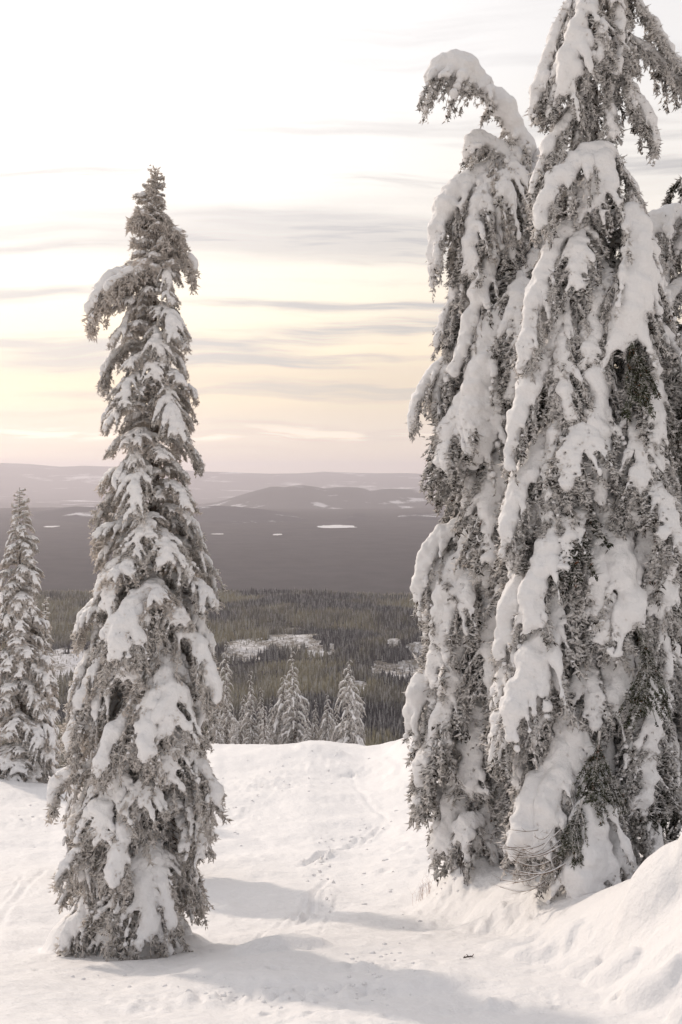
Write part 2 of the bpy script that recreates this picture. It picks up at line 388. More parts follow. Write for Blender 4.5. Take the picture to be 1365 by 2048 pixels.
def snow_clods():
    r = random.Random(12); a = Acc(); ico = []
    t = (1 + 5 ** .5) / 2
    iv = np.array([(-1, t, 0), (1, t, 0), (-1, -t, 0), (1, -t, 0), (0, -1, t), (0, 1, t), (0, -1, -t), (0, 1, -t), (t, 0, -1), (t, 0, 1), (-t, 0, -1), (-t, 0, 1)], float); iv /= np.linalg.norm(iv[0])
    fi = [(0, 11, 5), (0, 5, 1), (0, 1, 7), (0, 7, 10), (0, 10, 11), (1, 5, 9), (5, 11, 4), (11, 10, 2), (10, 7, 6), (7, 1, 8), (3, 9, 4), (3, 4, 2), (3, 2, 6), (3, 6, 8), (3, 8, 9), (4, 9, 5), (2, 4, 11), (6, 2, 10), (8, 6, 7), (9, 8, 1)]
    pts = []
    for (cx, cy, sx, sy, n) in [(480, 1995, 120, 22, 70), (700, 1985, 110, 22, 50), (770, 1925, 70, 22, 60), (560, 1565, 110, 35, 60), (470, 1640, 50, 40, 35), (640, 1740, 26, 30, 40), (655, 1790, 16, 30, 25), (690, 1690, 60, 18, 40), (60, 1640, 45, 40, 25), (890, 1770, 40, 25, 20), (745, 1650, 40, 20, 25), (300, 1960, 200, 30, 30), (800, 1800, 130, 80, 40), (640, 1510, 120, 12, 40)]:
        for _ in range(n * 2 // 5): pts.append((cx + r.gauss(0, sx * .6), cy + r.gauss(0, sy * .6)))
    P = [ground_at(*p) for p in pts if p[1] < 2045 and p[1] > 1503]; X = np.array([p[0] for p in P]); Y = np.array([p[1] for p in P]); Z = ground_z(X, Y)
    for x, y, z in zip(X, Y, Z):
        s = (0.010 + 0.0009 * y) * r.uniform(.4, 1.3) * (1.7 if r.random() < .12 else 1)
        v = iv * np.array([r.uniform(.7, 1.5), r.uniform(.7, 1.3), r.uniform(.45, .8)]) * s * np.array([[r.uniform(.75, 1.25)] for _ in range(12)])
        a.add(v + np.array([x, y, z + s * .15]), fi)
    structure(obj('snow_clods', a.mesh('snow_clods', M_SNOW, True)), 'stuff')
snow_clods()

# ------------------------------------------------------------------ far country
def forest_floor_mat(name, dark, light, scale, snow=0.0, snow_scale=0.002, thr=(0.62, 0.68), bump=0.0):
    m, nt, out = new_mat(name); L = nt.links
    g = N(nt, 'ShaderNodeNewGeometry')
    n = noise_n(nt, g.outputs['Position'], scale, 6, 0.6); n2 = noise_n(nt, g.outputs['Position'], scale * 22, 3, 0.6)
    c = mix_c(nt, ramp(nt, math_n(nt, 'MULTIPLY_ADD', n2, 0.5, math_n(nt, 'MULTIPLY', n, 0.6)), [(0.4, 0.0), (0.7, 1.0)]), dark, light)
    if snow:
        s = noise_n(nt, g.outputs['Position'], snow_scale, 4, 0.6)
        s2 = noise_n(nt, g.outputs['Position'], snow_scale * 25, 4, 0.7)
        t = math_n(nt, 'MULTIPLY_ADD', s2, 0.12, s)
        c = mix_c(nt, math_n(nt, 'MULTIPLY', ramp(nt, t, [(thr[0], 0.0), (thr[1], 1.0)]), snow), c, (0.8, 0.8, 0.82))
    df = N(nt, 'ShaderNodeBsdfDiffuse'); L.new(c, df.inputs[0]); L.new(df.outputs[0], out.inputs[0])
    return m
def sheet(name, ds, th, zf, mat):
    Dm, Tm = np.meshgrid(ds, th, indexing='ij'); X = Tm * Dm; Y = Dm
    Z = zf(X, Y, Tm)
    v = np.stack([X, Y, Z], -1).reshape(-1, 3); nr, nc = X.shape
    i = np.arange(nr - 1)[:, None] * nc + np.arange(nc - 1)[None]
    f = np.stack([i, i + 1, i + nc + 1, i + nc], -1).reshape(-1, 4)
    return structure(obj(name, mesh_np(name, v, f, mat, True)))
def valley_z(X, Y, T=None):
    z = np.interp(Y, [100, 130, 300, 700, 1500, 2250, 2700, 3100, 3500, 4000, 4500, 5200, 6500, 8000, 10000, 14000, 17000, 60000],
                     [-38, -50, -110, -240, -480, -600, -625, -590, -555, -512, -480, -640, -790, -850, -760, -690, -660, -900])
    a = sstep(1800, 2600, Y) * (1 - sstep(5000, 8000, Y))
    z = z + a * (30 * fbm(X / 700 + 3, Y / 330, 0.5, 4))
    z = z + a * (34 * np.exp(-((X - 380) / 380) ** 2 - ((Y - 3480) / 130) ** 2))      # wooded rise on the right
    z = z + a * (20 * np.exp(-((X + 150) / 420) ** 2 - ((Y - 2880) / 160) ** 2))
    z = z + a * (22 * np.exp(-((X + 250) / 500) ** 2 - ((Y - 4250) / 220) ** 2))
    z = z + 18 * fbm(X / 2500, Y / 2500, 2.0, 4) * sstep(7000, 9500, Y)
    return z
M_VALLEY = forest_floor_mat('valley_forest_floor', (0.042, 0.040, 0.043), (0.085, 0.08, 0.08), 0.004)
M_LAKE = snow_mat('lake_snow', (0.80, 0.79, 0.80), 0.05, 0.2, 0.5)
def meadow_mat():
    m, nt, out = new_mat('meadow_snow'); L = nt.links; g = N(nt, 'ShaderNodeNewGeometry')
    n = noise_n(nt, g.outputs['Position'], 0.012, 5, 0.7); n2 = noise_n(nt, g.outputs['Position'], 0.09, 3, 0.6)
    t = math_n(nt, 'MULTIPLY_ADD', n2, 0.5, n)
    c = mix_c(nt, ramp(nt, t, [(0.66, 0.0), (0.86, 1.0)]), (0.24, 0.215, 0.18), (0.78, 0.77, 0.78))
    df = N(nt, 'ShaderNodeBsdfDiffuse'); L.new(c, df.inputs[0]); L.new(df.outputs[0], out.inputs[0]); return m
M_MEADOW = meadow_mat()
th_far = np.linspace(-1.0, 1.0, 240)
sheet('valley', np.concatenate([np.geomspace(100, 2200, 30), np.linspace(2240, 5400, 130), np.geomspace(5450, 22000, 60)]), th_far, valley_z, M_VALLEY)
def ridge(name, d0, depth, px, py, foot, mat, amp, sc, seed):
    """a hill or range: crest line through the given skyline at distance d0, falling away in front and behind"""
    th = (np.asarray(px) - CX) / F; zt = -(np.asarray(py) - HY) / F * d0
    def zf(X, Y, T):
        cz = np.interp(T, th, zt); u = (Y - d0) / depth
        prof = np.exp(-(u * 1.7) ** 2)
        base = foot
        n = fbm(X / sc + seed, Y / sc, seed * 1.7, 5)
        return base + (cz - base) * prof * (1 + 0.0 * n) + amp * n * (0.25 + 0.75 * np.clip(np.abs(u) * 2, 0, 1)) * np.clip(prof * 1.5, 0, 1)
    return sheet(name, np.concatenate([np.linspace(d0 - depth * 1.5, d0 + depth * 1.5, 60)]), np.linspace(-1.0, 1.0, 340), zf, mat)
M_R1 = forest_floor_mat('ridge_forest', (0.034, 0.034, 0.040), (0.07, 0.068, 0.075), 0.0016, 0.75, 0.0011, (0.66, 0.71))
M_R2 = forest_floor_mat('mountain_forest', (0.04, 0.04, 0.042), (0.08, 0.08, 0.08), 0.001, 0.7, 0.0012, (0.63, 0.70))
M_R3 = forest_floor_mat('range_forest', (0.06, 0.06, 0.065), (0.11, 0.11, 0.11), 0.0006, 0.8, 0.0005, (0.63, 0.74))
ridge('forested_ridge', 17500, 4500, [-900, -300, 0, 60, 150, 250, 330, 400, 430, 470, 520, 570, 630, 690, 720, 760, 840, 1000, 1365, 2200],
      [1020, 1026, 1032, 1030, 1016, 1018, 1024, 1014, 1011, 1013, 1018, 1026, 1034, 1032, 1028, 1035, 1026, 1030, 1022, 1026], -760, M_R1, 75, 1700, 2.2)
ridge('wooded_mountain', 27000, 6000, [-900, 0, 180, 300, 380, 430, 480, 520, 545, 570, 600, 630, 650, 680, 720, 745, 775, 820, 870, 1000, 1365, 2200],
      [1040, 1060, 1040, 1016, 1012, 1008, 992, 981, 975, 977, 972, 975, 979, 976, 977, 983, 978, 979, 986, 990, 1004, 1000], -900, M_R2, 110, 3800, 5.1)
ridge('distant_mountains', 50000, 11000, [-900, -200, 0, 60, 120, 170, 250, 330, 400, 470, 540, 600, 650, 720, 790, 860, 1000, 1365, 2200],
      [935, 930, 927, 929, 934, 932, 935, 938, 944, 945, 948, 947, 944, 947, 948, 950, 948, 952, 945], -900, M_R3, 200, 8000, 8.4)
def flat_patch(name, px0, px1, py, d, halfpy, seed, mat, lift=4.0, zf=None):
    """an uneven-edged level sheet of snow lying on the ground, named for what it is"""
    a = np.linspace(0, 2 * np.pi, 48, endpoint=False); rr = 1 + 0.22 * fbm(np.cos(a) * 2 + seed, np.sin(a) * 2, seed, 3)
    cx = ((px0 + px1) / 2 - CX) / F * d; rx = (px1 - px0) / 2 / F * d
    ry = halfpy / abs(py - HY) * d
    x = cx + rx * np.cos(a) * rr; y = d + ry * np.sin(a) * rr
    z = (zf(x, y) if zf else np.full_like(x, -(py - HY) / F * d)) + lift
    v = np.vstack([np.stack([x, y, z], 1), [[cx, d, (zf(np.array(cx), np.array(d)) if zf else -(py - HY) / F * d) + lift]]])
    f = np.stack([np.arange(48), (np.arange(48) + 1) % 48, np.full(48, 48)], 1)
    return structure(obj(name, mesh_np(name, v, f, mat, False)))
def plain_d(px, py):
    ds = np.linspace(6000, 17000, 3000); z = valley_z((px - CX) / F * ds, ds); zl = -(py - HY) / F * ds
    return float(ds[np.argmax(zl <= z)] or 12000)
for k, (a, b, y_, hp) in enumerate([(636, 714, 1055, 3.0), (88, 118, 1055, 1.6), (422, 450, 1070, 1.0), (545, 567, 1071, 1.4)]):
    dd = plain_d((a + b) / 2, y_)
    flat_patch('frozen_lake' if k < 2 else 'snowy_clearing', a, b, y_, dd, hp, 1.7 * k + 3, M_LAKE, 12.0)

# the wood on the valley floor: tens of thousands of trees that read as one mass
def valley_hit(px, py):
    ds = np.linspace(2300, 5300, 1500); z = valley_z((px - CX) / F * ds, ds) + 6; zl = -(py - HY) / F * ds
    k = int(np.argmax(zl <= z)); return (px - CX) / F * ds[k], ds[k]
CLEARINGS = []
for px0, px1, py, back in [(425, 560, 1296, 150), (520, 645, 1284, 170), (600, 655, 1306, 80), (655, 672, 1300, 60), (560, 610, 1262, 40), (730, 860, 1350, 120), (790, 900, 1342, 110), (100, 172, 1330, 170), (60, 130, 1322, 150), (775, 800, 1285, 40), (690, 740, 1375, 40)]:
    xa, da = valley_hit((px0 + px1) / 2, py); CLEARINGS.append((xa, da + 30, (px1 - px0) / 2 / F * da, back))
def in_meadow(x, y):
    w = 75 * fbm(x / 130.0, y / 80.0, 4.4, 4)
    return np.maximum.reduce([1 - np.sqrt(((x - cx) / rx) ** 2 + ((y - cy) / ry) ** 2) + w / 170 for cx, cy, rx, ry in CLEARINGS])
def build_forest():
    r = np.random.default_rng(11); n = 118000
    y = np.sqrt(r.uniform(2250 ** 2, 4900 ** 2, n)); x = r.uniform(-0.36, 0.36, n) * y
    m = in_meadow(x, y); thin = 0.5 + 0.5 * fbm(x / 60, y / 60, 1.2, 2)
    keep = (r.uniform(0, 1, n) < np.where(m > 0.05, np.where(m > 0.3, 0.10, 0.25) + 0.25 * thin, 1.0)) & (fbm(x / 260, y / 90, 3.3, 3) > -0.75)
    x, y, m = x[keep], y[keep], m[keep]
    z = valley_z(x, y) - 0.5
    me = bpy.data.meshes.new('valley_forest'); me.vertices.add(len(x)); me.vertices.foreach_set('co', np.stack([x, y, z], 1).astype(np.float32).ravel())
    sc = (r.normal(1.0, 0.22, len(x)).clip(0.45, 1.6) * np.where(m > 0.05, 0.45, 1.0) * (1 + 0.25 * fbm(x / 300, y / 300, 6.0, 2))).astype(np.float32)
    at = me.attributes.new('tree_scale', 'FLOAT', 'POINT'); at.data.foreach_set('value', sc)
    # one low fir: three stacked cones of uneven boughs
    a = Acc(); rr = np.random.default_rng(3)
    for z0, z1, rad in ((1.0, 9.0, 3.0), (6.0, 14.0, 2.3), (11.0, 20.0, 1.5)):
        k = 7; an = np.arange(k) / k * 2 * np.pi + rr.uniform(0, 1); rd = rad * rr.uniform(0.7, 1.15, k)
        v = np.vstack([np.stack([np.cos(an) * rd, np.sin(an) * rd, z0 + rr.uniform(-.8, .8, k)], 1), [[0, 0, z1]]])
        a.add(v, np.stack([np.arange(k), (np.arange(k) + 1) % k, np.full(k, k)], 1))
    m_, nt, out = new_mat('valley_firs'); L = nt.links
    oi = N(nt, 'ShaderNodeObjectInfo'); g = N(nt, 'ShaderNodeNewGeometry')
    big = noise_n(nt, g.outputs['Position'], 0.0028, 4, 0.55); fine = noise_n(nt, g.outputs['Position'], 0.5, 2)
    lit_stand = mix_c(nt, ramp(nt, big, [(0.42, 0.0), (0.56, 1.0)]), (0.038, 0.038, 0.044), (0.25, 0.225, 0.145))  # olive bands paint sunlit treetops into the colour, mixed with stand variation
    rime = mix_c(nt, math_n(nt, 'MULTIPLY', ramp(nt, math_n(nt, 'MULTIPLY_ADD', fine, 0.5, math_n(nt, 'MULTIPLY', oi.outputs['Random'], 0.6)), [(0.45, 0.0), (0.98, 0.75)]), 1.0), lit_stand, (0.50, 0.49, 0.48))
    df = N(nt, 'ShaderNodeBsdfDiffuse'); L.new(rime, df.inputs[0]); L.new(df.outputs[0], out.inputs[0])
    v, f = a.arrays(); fir = mesh_np('valley_fir', v, f, m_, False)
    firo = bpy.data.objects.new('valley_fir_shape', fir)      # not linked: only its shape is used
    ng = bpy.data.node_groups.new('valley_forest', 'GeometryNodeTree'); ng.is_modifier = True
    ng.interface.new_socket('Geometry', in_out='INPUT', socket_type='NodeSocketGeometry'); ng.interface.new_socket('Geometry', in_out='OUTPUT', socket_type='NodeSocketGeometry')
    gi = ng.nodes.new('NodeGroupInput'); go = ng.nodes.new('NodeGroupOutput')
    ip = ng.nodes.new('GeometryNodeInstanceOnPoints'); oinf = ng.nodes.new('GeometryNodeObjectInfo'); oinf.inputs['Object'].default_value = firo
    na = ng.nodes.new('GeometryNodeInputNamedAttribute'); na.data_type = 'FLOAT'; na.inputs['Name'].default_value = 'tree_scale'
    rv = ng.nodes.new('FunctionNodeRandomValue'); rv.data_type = 'FLOAT_VECTOR'; rv.inputs[0].default_value = (0, 0, 0); rv.inputs[1].default_value = (0.06, 0.06, 6.28)
    l = ng.links.new; l(gi.outputs[0], ip.inputs['Points']); l(oinf.outputs['Geometry'], ip.inputs['Instance']); l(rv.outputs[0], ip.inputs['Rotation']); l(na.outputs[0], ip.inputs['Scale']); l(ip.outputs[0], go.inputs[0])
    o = obj('valley_forest', me); md = o.modifiers.new('trees', 'NODES'); md.node_group = ng
    structure(o, 'stuff')
build_forest()
# snow of the meadows between the woods: a sheet laid over the valley floor where no wood grows
def build_meadows():
    xs = np.linspace(-1150, 800, 300); ys = np.linspace(2500, 4400, 300)
    X, Y = np.meshgrid(xs, ys, indexing='ij'); keep = in_meadow(X, Y) > 0
    Z = valley_z(X, Y) + 1.5; v = np.stack([X, Y, Z], -1).reshape(-1, 3); nc = X.shape[1]
    i = (np.arange(X.shape[0] - 1)[:, None] * nc + np.arange(nc - 1)[None]); kk = keep[:-1, :-1] & keep[1:, :-1] & keep[:-1, 1:] & keep[1:, 1:]
    i = i[kk]; f = np.stack([i, i + nc, i + nc + 1, i + 1], -1)
    u, inv = np.unique(f, return_inverse=True)
    structure(obj('snowy_meadow', mesh_np('snowy_meadow', v[u], inv.reshape(f.shape), M_MEADOW, True)))
build_meadows()

# ------------------------------------------------------------------ air
def build_haze(dens=2.75e-5):
    x0, x1, y0, y1, z0, z1 = -75000, 75000, -60, 70000, -1400, 560
    v = [(x, y, z) for x in (x0, x1) for y in (y0, y1) for z in (z0, z1)]
    f = [(0, 1, 3, 2), (4, 6, 7, 5), (0, 4, 5, 1), (2, 3, 7, 6), (0, 2, 6, 4), (1, 5, 7, 3)]
    m, nt, out = new_mat('haze'); pv = N(nt, 'ShaderNodeVolumePrincipled'); pv.inputs['Color'].default_value = (0.935, 0.895, 0.965, 1)
    pv.inputs['Density'].default_value = dens; pv.inputs['Anisotropy'].default_value = 0.45
    nt.links.new(pv.outputs[0], out.inputs['Volume'])
    me = mesh_np('haze', v, f, m); structure(obj('haze', me), 'stuff')
build_haze()

# ------------------------------------------------------------------ snow-laden conifers
def gn_blob():
    ng = bpy.data.node_groups.new('snow_blob', 'GeometryNodeTree'); ng.is_modifier = True
    ng.interface.new_socket('Geometry', in_out='INPUT', socket_type='NodeSocketGeometry'); s = ng.interface.new_socket('Voxel', in_out='INPUT', socket_type='NodeSocketFloat')
    ng.interface.new_socket('Adapt', in_out='INPUT', socket_type='NodeSocketFloat')
    ng.interface.new_socket('Geometry', in_out='OUTPUT', socket_type='NodeSocketGeometry')
    gi = ng.nodes.new('NodeGroupInput'); go = ng.nodes.new('NodeGroupOutput')
    mp = ng.nodes.new('GeometryNodeMeshToPoints'); na = ng.nodes.new('GeometryNodeInputNamedAttribute'); na.data_type = 'FLOAT'; na.inputs['Name'].default_value = 'rad'
    pv = ng.nodes.new('GeometryNodePointsToVolume'); vm = ng.nodes.new('GeometryNodeVolumeToMesh')
    for n in (pv, vm):
        try: n.resolution_mode = 'VOXEL_SIZE'
        except Exception: n.inputs['Resolution Mode'].default_value = 'Size'
    l = ng.links.new
    l(gi.outputs[0], mp.inputs['Mesh']); l(na.outputs[0], mp.inputs['Radius']); l(mp.outputs[0], pv.inputs['Points']); l(na.outputs[0], pv.inputs['Radius'])
    l(gi.outputs[1], pv.inputs['Voxel Size']); l(gi.outputs[1], vm.inputs['Voxel Size']); l(gi.outputs[2], vm.inputs['Adaptivity'])
    pv.inputs['Density'].default_value = 1.0; vm.inputs['Threshold'].default_value = 0.3
    l(pv.outputs[0], vm.inputs['Volume']); l(vm.outputs[0], go.inputs[0])
    return ng
NG_BLOB = gn_blob()
def blob_mesh(pts, rad, voxel, smooth_it=2, lump=0.4):
    """one rounded body of snow from overlapping lumps; returns verts, tris"""
    me = bpy.data.meshes.new('tmp'); me.vertices.add(len(pts)); me.vertices.foreach_set('co', np.asarray(pts, np.float32).ravel())
    at = me.attributes.new('rad', 'FLOAT', 'POINT'); at.data.foreach_set('value', np.asarray(rad, np.float32))
    o = bpy.data.objects.new('tmp', me); C.objects.link(o); md = o.modifiers.new('b', 'NODES'); md.node_group = NG_BLOB
    ids = [i.identifier for i in NG_BLOB.interface.items_tree if i.in_out == 'INPUT']
    md[ids[1]] = float(voxel); md[ids[2]] = 0.0
    dg = bpy.context.evaluated_depsgraph_get(); ev = o.evaluated_get(dg); em = ev.to_mesh()
    nv = len(em.vertices); v = np.empty(nv * 3, np.float32); em.vertices.foreach_get('co', v); v = v.reshape(-1, 3).astype(float)
    em.calc_loop_triangles(); nt_ = len(em.loop_triangles); t = np.empty(nt_ * 3, np.int32); em.loop_triangles.foreach_get('vertices', t); t = t.reshape(-1, 3)
    ev.to_mesh_clear(); bpy.data.objects.remove(o); bpy.data.meshes.remove(me)
    if nv == 0: return None
    for _ in range(smooth_it):
        acc = np.zeros_like(v); cnt = np.zeros(nv)
        for a, b in ((0, 1), (1, 2), (2, 0)):
            np.add.at(acc, t[:, a], v[t[:, b]]); np.add.at(cnt, t[:, a], 1)
            np.add.at(acc, t[:, b], v[t[:, a]]); np.add.at(cnt, t[:, b], 1)
        v = 0.4 * v + 0.6 * acc / np.maximum(cnt, 1)[:, None]
    e1 = v[t[:, 1]] - v[t[:, 0]]; e2 = v[t[:, 2]] - v[t[:, 0]]; fn = np.cross(e1, e2); nn = np.zeros_like(v)
    for a in range(3): np.add.at(nn, t[:, a], fn)
    nn /= np.linalg.norm(nn, axis=1, keepdims=True) + 1e-12
    s = 1 / max(voxel, 1e-4)
    v = v + nn * (lump * voxel * 2.2 * (fbm(v[:, 0] * s * 0.16, v[:, 1] * s * 0.16, v[:, 2] * s * 0.16, 2) + 0.55 * vnoise(v[:, 0] * s * 0.5, v[:, 1] * s * 0.5, v[:, 2] * s * 0.5)))[:, None]
    return v, t

def spindles(base, dirs, ln, rad, r):
    """rimed twigs: three-sided spindles, each with its own bend"""
    n = len(base); d = dirs / (np.linalg.norm(dirs, axis=1, keepdims=True) + 1e-9)
    ref = r.normal(size=(n, 3)); A = np.cross(d, ref); A /= np.linalg.norm(A, axis=1, keepdims=True) + 1e-9; B = np.cross(d, A)
    V = np.empty((n, 4, 3)); V[:, 3] = base + d * ln[:, None] + A * (ln * r.normal(0, 0.12, n))[:, None]
    for k in range(3):
        a = 2 * np.pi * k / 3; V[:, k] = base + (A * math.cos(a) + B * math.sin(a)) * rad[:, None]
    f = np.array([[0, 1, 3], [1, 2, 3], [2, 0, 3]])
    return V.reshape(-1, 3), (np.arange(n)[:, None, None] * 4 + f[None]).reshape(-1, 3)

def resample(p, n):
    p = np.asarray(p, float)
    # Catmull-Rom through the given points
    q = np.vstack([2 * p[0] - p[1], p, 2 * p[-1] - p[-2]]); out = []
    for i in range(1, len(q) - 2):
        t = np.linspace(0, 1, 14, endpoint=False)[:, None]; a, b, c, e = q[i - 1], q[i], q[i + 1], q[i + 2]
        out.append(0.5 * (2 * b + (c - a) * t + (2 * a - 5 * b + 4 * c - e) * t ** 2 + (3 * b - a - 3 * c + e) * t ** 3))
    out = np.vstack(out + [p[-1:]]); s = np.concatenate([[0], np.cumsum(np.linalg.norm(np.diff(out, axis=0), axis=1))])
    u = np.linspace(0, s[-1], n)
    return np.stack([np.interp(u, s, out[:, k]) for k in range(3)], 1), s[-1]

def branch_geo(axis, width, snow_r, twig, seed, nb=5, dens=1.0, cover=1.0, voxel=0.03, snow_from=0.15, hang=0.7, thin=False, spray=0.5, side=(0.32, 0.66)):
    """a bough: limb, side shoots, rimed twigs hanging from them, and the snow lying on top.
    width = half width of the spray (m), snow_r = radius of the snow roll, twig = twig length"""
    r = np.random.default_rng(seed)
    K = 26; ax, Ln = resample(axis, K)
    T = np.gradient(ax, axis=0); T /= np.linalg.norm(T, axis=1, keepdims=True)
    up = np.array([0, 0, 1.0]); S = np.cross(T, up)
    out_h = ax[-1] - ax[0]; out_h[2] = 0; out_h /= np.linalg.norm(out_h) + 1e-6
    sref = np.cross(out_h, up)
    S = S + sref * 0.25; S /= np.linalg.norm(S, axis=1, keepdims=True) + 1e-9
    Nn = np.cross(S, T); Nn /= np.linalg.norm(Nn, axis=1, keepdims=True); 
    if Nn[:K // 2, 2].mean() < 0: Nn = -Nn
    lines = []   # (points, normal, radius scale, start t)
    tt = np.linspace(0, 1, K)
    wp = np.sin(np.pi * np.clip(tt * 0.78 + 0.16, 0, 1)) ** 0.7
    for sgn in (-1, 1):
        for b in range(nb):
            t0 = 0.22 + 0.74 * (b + r.uniform(0.1, 0.9)) / nb
            i = min(K - 1, int(t0 * (K - 1))); L = width * wp[i] * r.uniform(0.65, 1.2)
            al = r.uniform(0.45, 1.0); d0 = S[i] * sgn * math.cos(al) + T[i] * math.sin(al) + Nn[i] * r.uniform(-0.1, 0.2)
            m = 7; u = np.linspace(0, 1, m)[:, None]
            lp = ax[i] + d0 * L * u + np.array([0, 0, -1.0]) * L * hang * u ** 2.0
            lines.append((lp, Nn[i], r.uniform(*side), t0))
    # ---- twigs
    B, D, LN, RD = [], [], [], []; ts = twig / 0.2
    def grow(pts, n, ln, side, spread):
        per = 1 if thin else 6; nc = max(2, n // per)
        k = r.uniform(0, len(pts) - 1.001, nc); i = k.astype(int); fr = (k - i)[:, None]
        b = pts[i] * (1 - fr) + pts[i + 1] * fr; tg = pts[i + 1] - pts[i]; tg /= np.linalg.norm(tg, axis=1, keepdims=True) + 1e-9
        dr = tg * r.uniform(0.2, 0.9, (nc, 1)) + side * r.normal(0, spread, (nc, 1)) + r.normal(0, 0.28, (nc, 3)) + np.array([0, 0, -1.0]) * r.uniform(0.2, 1.1, (nc, 1)) * hang * 1.25
        if thin:
            B.append(b); D.append(dr); LN.append(ln * r.uniform(0.35, 1.25, nc)); RD.append(r.uniform(0.55, 1.25, nc)); return
        dr /= np.linalg.norm(dr, axis=1, keepdims=True)
        # each hanging twig is a string of stubby rimed tufts
        reach = ln * r.uniform(0.15, 1.0, nc)
        B.append(b); D.append(dr + r.normal(0, .1, (nc, 3))); LN.append(reach * 0.95); RD.append(r.uniform(0.6, 0.9, nc))
        q = np.repeat(np.arange(nc), per - 1); m = len(q)
        pos = b[q] + dr[q] * (reach[q] * r.uniform(0.15, 1.0, m))[:, None] + r.normal(0, 0.010, (m, 3))
        B.append(pos); D.append(dr[q] * 0.75 + r.normal(0, 0.62, (m, 3))); LN.append(r.uniform(0.035, 0.09, m) * ts); RD.append(r.uniform(0.8, 1.5, m) * 0.98)
    nax = int((60 if thin else 240) * dens * Ln / 0.9)
    grow(ax[2:], nax, twig, S[K // 2], spray)
    grow(ax[3:], nax // 2, twig * 0.6, S[K // 2], spray * 1.5)
    for lp, nn, rs, t0 in lines:
        grow(lp, int((16 if thin else 68) * dens * max(0.4, np.linalg.norm(lp[-1] - lp[0]) / 0.35)), twig * 0.8, nn, 0.22)
    if not thin:      # tips that stick out through the snow
        k = r.integers(3, K, int(22 * dens * Ln)); sd = r.normal(0, 0.7, (len(k), 1))
        B.append(ax[k] + S[k] * sd * snow_r * 0.8 + Nn[k] * snow_r * 0.5); D.append(S[k] * sd * 1.2 + Nn[k] * 0.9 + T[k] * r.uniform(0.2, 1.4, (len(k), 1))); LN.append(np.minimum(snow_r, 0.09) * r.uniform(0.6, 1.4, len(k))); RD.append(r.uniform(0.7, 1.2, len(k)))
    B = np.concatenate(B); D = np.concatenate(D); LN = np.concatenate(LN); RD = np.concatenate(RD)
    tw = Acc(); tw.add(*spindles(B, D, LN, RD * (0.0125 if not thin else 0.03) * max(0.7, min(1.15, twig / 0.16)), r))
    limb_r = np.linspace(0.022, 0.006, K) * (0.7 + Ln * 0.35)
    tw.add(*tube(ax[::2], limb_r[::2], 4))
    for lp, *_ in lines: tw.add(*tube(lp[::2], np.linspace(0.011, 0.004, len(lp[::2])), 3))
    # ---- snow
    P, R = [], []
    n = max(8, int(Ln / (snow_r * 0.45)))
    u = np.linspace(snow_from, 1.0, n); i = np.clip((u * (K - 1)), 0, K - 1); i0 = np.clip(i.astype(int), 0, K - 2); fr = (i - i0)[:, None]
    pa = ax[i0] * (1 - fr) + ax[i0 + 1] * fr
    prof = np.interp(u, [0, snow_from, snow_from + 0.15, 0.6, 0.9, 1.0], [0.4, 0.45, 0.85, 1.0, 0.9, 0.55])
    wob = 1 + 0.30 * vnoise(u * Ln * 4.5, seed * 3.1, 0.5) + 0.07 * r.normal(size=n)
    gap = vnoise(u * Ln * 3.0, seed * 1.7, 8.5) * 0.5 + 0.5 < cover
    Ri = snow_r * prof * np.clip(wob, 0.6, 1.35)
    keep = gap
    P.append((pa + Nn[i0] * (Ri * 0.45)[:, None] + S[i0] * (r.normal(0, 0.15, n) * Ri)[:, None])[keep]); R.append(Ri[keep])
    P.append((pa + Nn[i0] * (Ri * 0.25)[:, None] + S[i0] * (Ri * r.uniform(0.3, 0.75, n) * r.choice([-1, 1], n))[:, None])[keep]); R.append(Ri[keep] * 0.72)
    for lp, nn, rs, t0 in lines:
        if r.uniform() > cover * 0.95: continue
        m = max(4, int(np.linalg.norm(lp[-1] - lp[0]) / (snow_r * 0.35))); k = np.linspace(0, len(lp) - 1.001, m); i = k.astype(int); fr = (k - i)[:, None]
        b = lp[i] * (1 - fr) + lp[i + 1] * fr
        rr = snow_r * rs * np.interp(np.linspace(0, 1, m), [0, 0.5, 1], [0.8, 0.85, 0.42]) * r.uniform(0.75, 1.2, m)
        P.append(b + nn * (rr * 0.55)[:, None] + np.array([0, 0, 1.0]) * (rr * 0.2)[:, None]); R.append(rr)
    P = np.concatenate(P); R = np.concatenate(R)
    ok = R > voxel * 0.7; sn = blob_mesh(P[ok], R[ok], voxel) if ok.sum() > 2 else None
    return tw.arrays(), sn

def branch_meshes(name, mat, *a, **k):
    (tv, tf), sn = branch_geo(*a, **k)
    tm = mesh_np(name, tv, tf, mat); sm = mesh_np('snow_load', sn[0], sn[1], M_SNOW, True) if sn else None
    return tm, sm

def droop_axis(drop, rise=0.12, curl=0.0, bend=0.0):
    s = np.linspace(0, 1, 8)
    x = np.sin(s * np.pi / 2) ** 0.9 * (1 - 0.12 * curl * s ** 3); z = rise * np.sin(np.pi * np.minimum(s * 1.3, 1)) - drop * s ** 2.0
    return np.stack([x, bend * s ** 2, z], 1)
